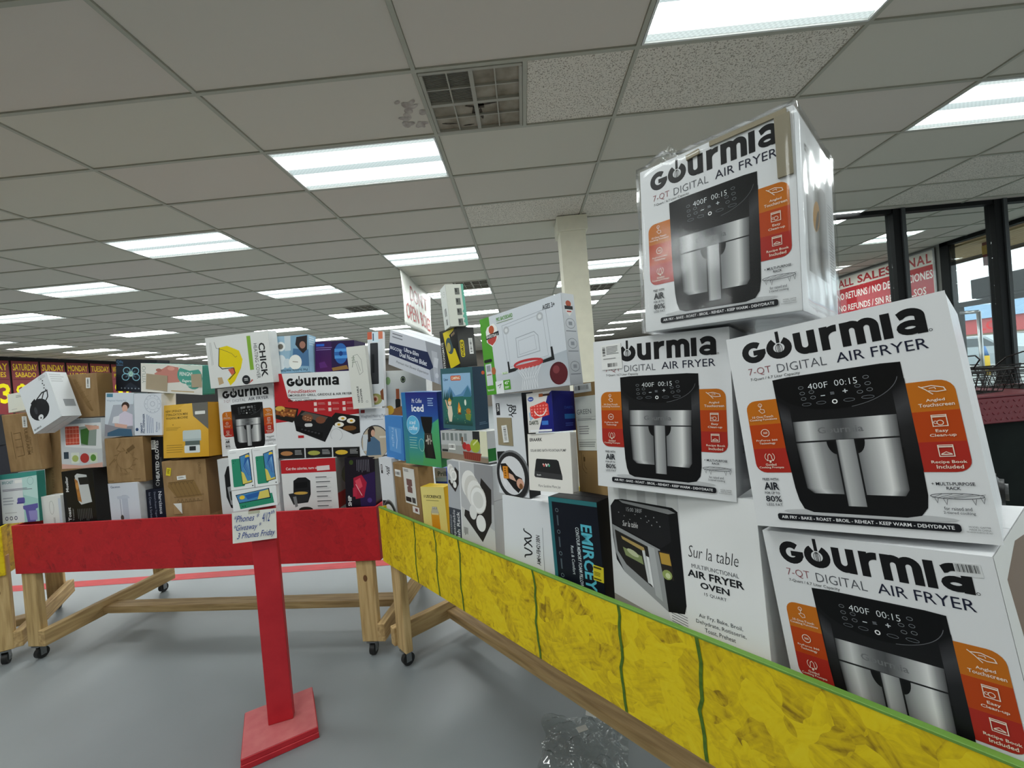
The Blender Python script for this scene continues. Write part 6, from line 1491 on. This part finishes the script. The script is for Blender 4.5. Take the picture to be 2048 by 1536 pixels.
pp = bobj('paper', bm, plain('note_paper', '#e2e2dc', 0.7), nt_, True)
a = Art(W, H, .0014); bl_ = '#27428f'
a.text('*Phones *', .05, .10, .62, .32, bl_, 0, 0, .45); a.text('4/12', .68, .10, .86, .40, bl_, 0, 0, .45); a.text('th', .88, .04, .97, .16, bl_, 0, 0, .45); a.text('*Giveaway *', .04, .40, .66, .66, bl_, 0, 0, .45); a.text('3 Phones Friday', .10, .67, .97, .93, bl_, 0, 0, .45)
a.build('handwriting', nt_, (-W / 2, -.0015, H / 2), (1, 0, 0), (0, 0, -1))
tp = boxo('tape', -.02, .02, -.0035, -.0022, .048, .066, film_mat('clear_tape', (.95, .95, .9, 1), rough=.1, extra=.04), nt_, 0)

# ------------------------------------------------------------------ loose plastic
FB = thing('plastic_bag', 'crumpled clear plastic bag with two white labels on the floor', 'bag', (.11, 1.52, 0))
bm = bmesh.new()
n = 44
random.seed(11)
gv = []
for i in range(n + 1):
    row = []
    for j in range(n + 1):
        u, v = i / n - .5, j / n - .5
        e = 1 - max(abs(u), abs(v)) * 2
        p = Vector((u * 9, v * 9, 0))
        h = .004 + .05 * abs(noise.noise(p * .55)) * min(1, e * 4 + .15) + 0.016 * abs(noise.noise(p * 1.3 + Vector((5, 1, 0))))
        r = 1 + .28 * noise.noise(Vector((math.cos(math.atan2(v, u)) * 1.6, math.sin(math.atan2(v, u)) * 1.6, 3)))
        row.append(bm.verts.new((u * .31 * r + v * .05, v * .24 * r - u * .04, h)))
    gv.append(row)
for i in range(n):
    for j in range(n): bm.faces.new((gv[i][j], gv[i + 1][j], gv[i + 1][j + 1], gv[i][j + 1]))
BAGM = film_mat('clear_bag_film', (0.90, 0.92, 0.92, 1), rough=0.05, extra=0.035)
bobj('bag_film', bm, BAGM, FB, True)
for (x, y, r) in ((.035, .065, -15), (-.008, .0, 25)):
    lb = boxo('label', -.020, .020, -.010, .010, 0, .001, plain('label_paper', '#d8d9d6', 0.6), FB, 0); lb.location = (x, y, .058); lb.rotation_euler = (.2, .1, R_(r))
# wrapped goods behind the right-hand cartons
wb = thing('plastic_sack', 'cloudy plastic sack bulging behind the air fryer boxes', 'bag', (.998, 1.071, .6195))
crumple('sack_film', wb, Vector((0, 0, .158)), (.135, .135, .155), noise_mat('cloudy_plastic', lin('#c9cbca'), lin('#e2e3e2'), (9, 9, 60), 0.2, 4.0, 0.6, 0.006), 9)
cp = thing('black_bolster', 'black padded roll lying on the plastic sack', 'bolster', (1.03, 1.11, .968), R_(-47))
bm = bmesh.new(); cyl(bm, (-.12, 0, 0), (.11, 0, 0), .042, n=20); bmesh.ops.bevel(bm, geom=[e for e in bm.edges if len(e.link_faces) == 2 and any(len(f.verts) > 4 for f in e.link_faces)], offset=.012, segments=3, affect='EDGES'); bobj('cover', bm, plain('black_vinyl', '#17181a', 0.4), cp, True)
bm = bmesh.new(); cyl(bm, (.106, 0, 0), (.116, 0, 0), .02, n=16); bobj('end_button', bm, plain('grey_button', '#4a4c4e', 0.4), cp)

for o in bpy.data.objects:
    for k in ('_W', '_H', '_D', '_h'):
        if k in o: del o[k]
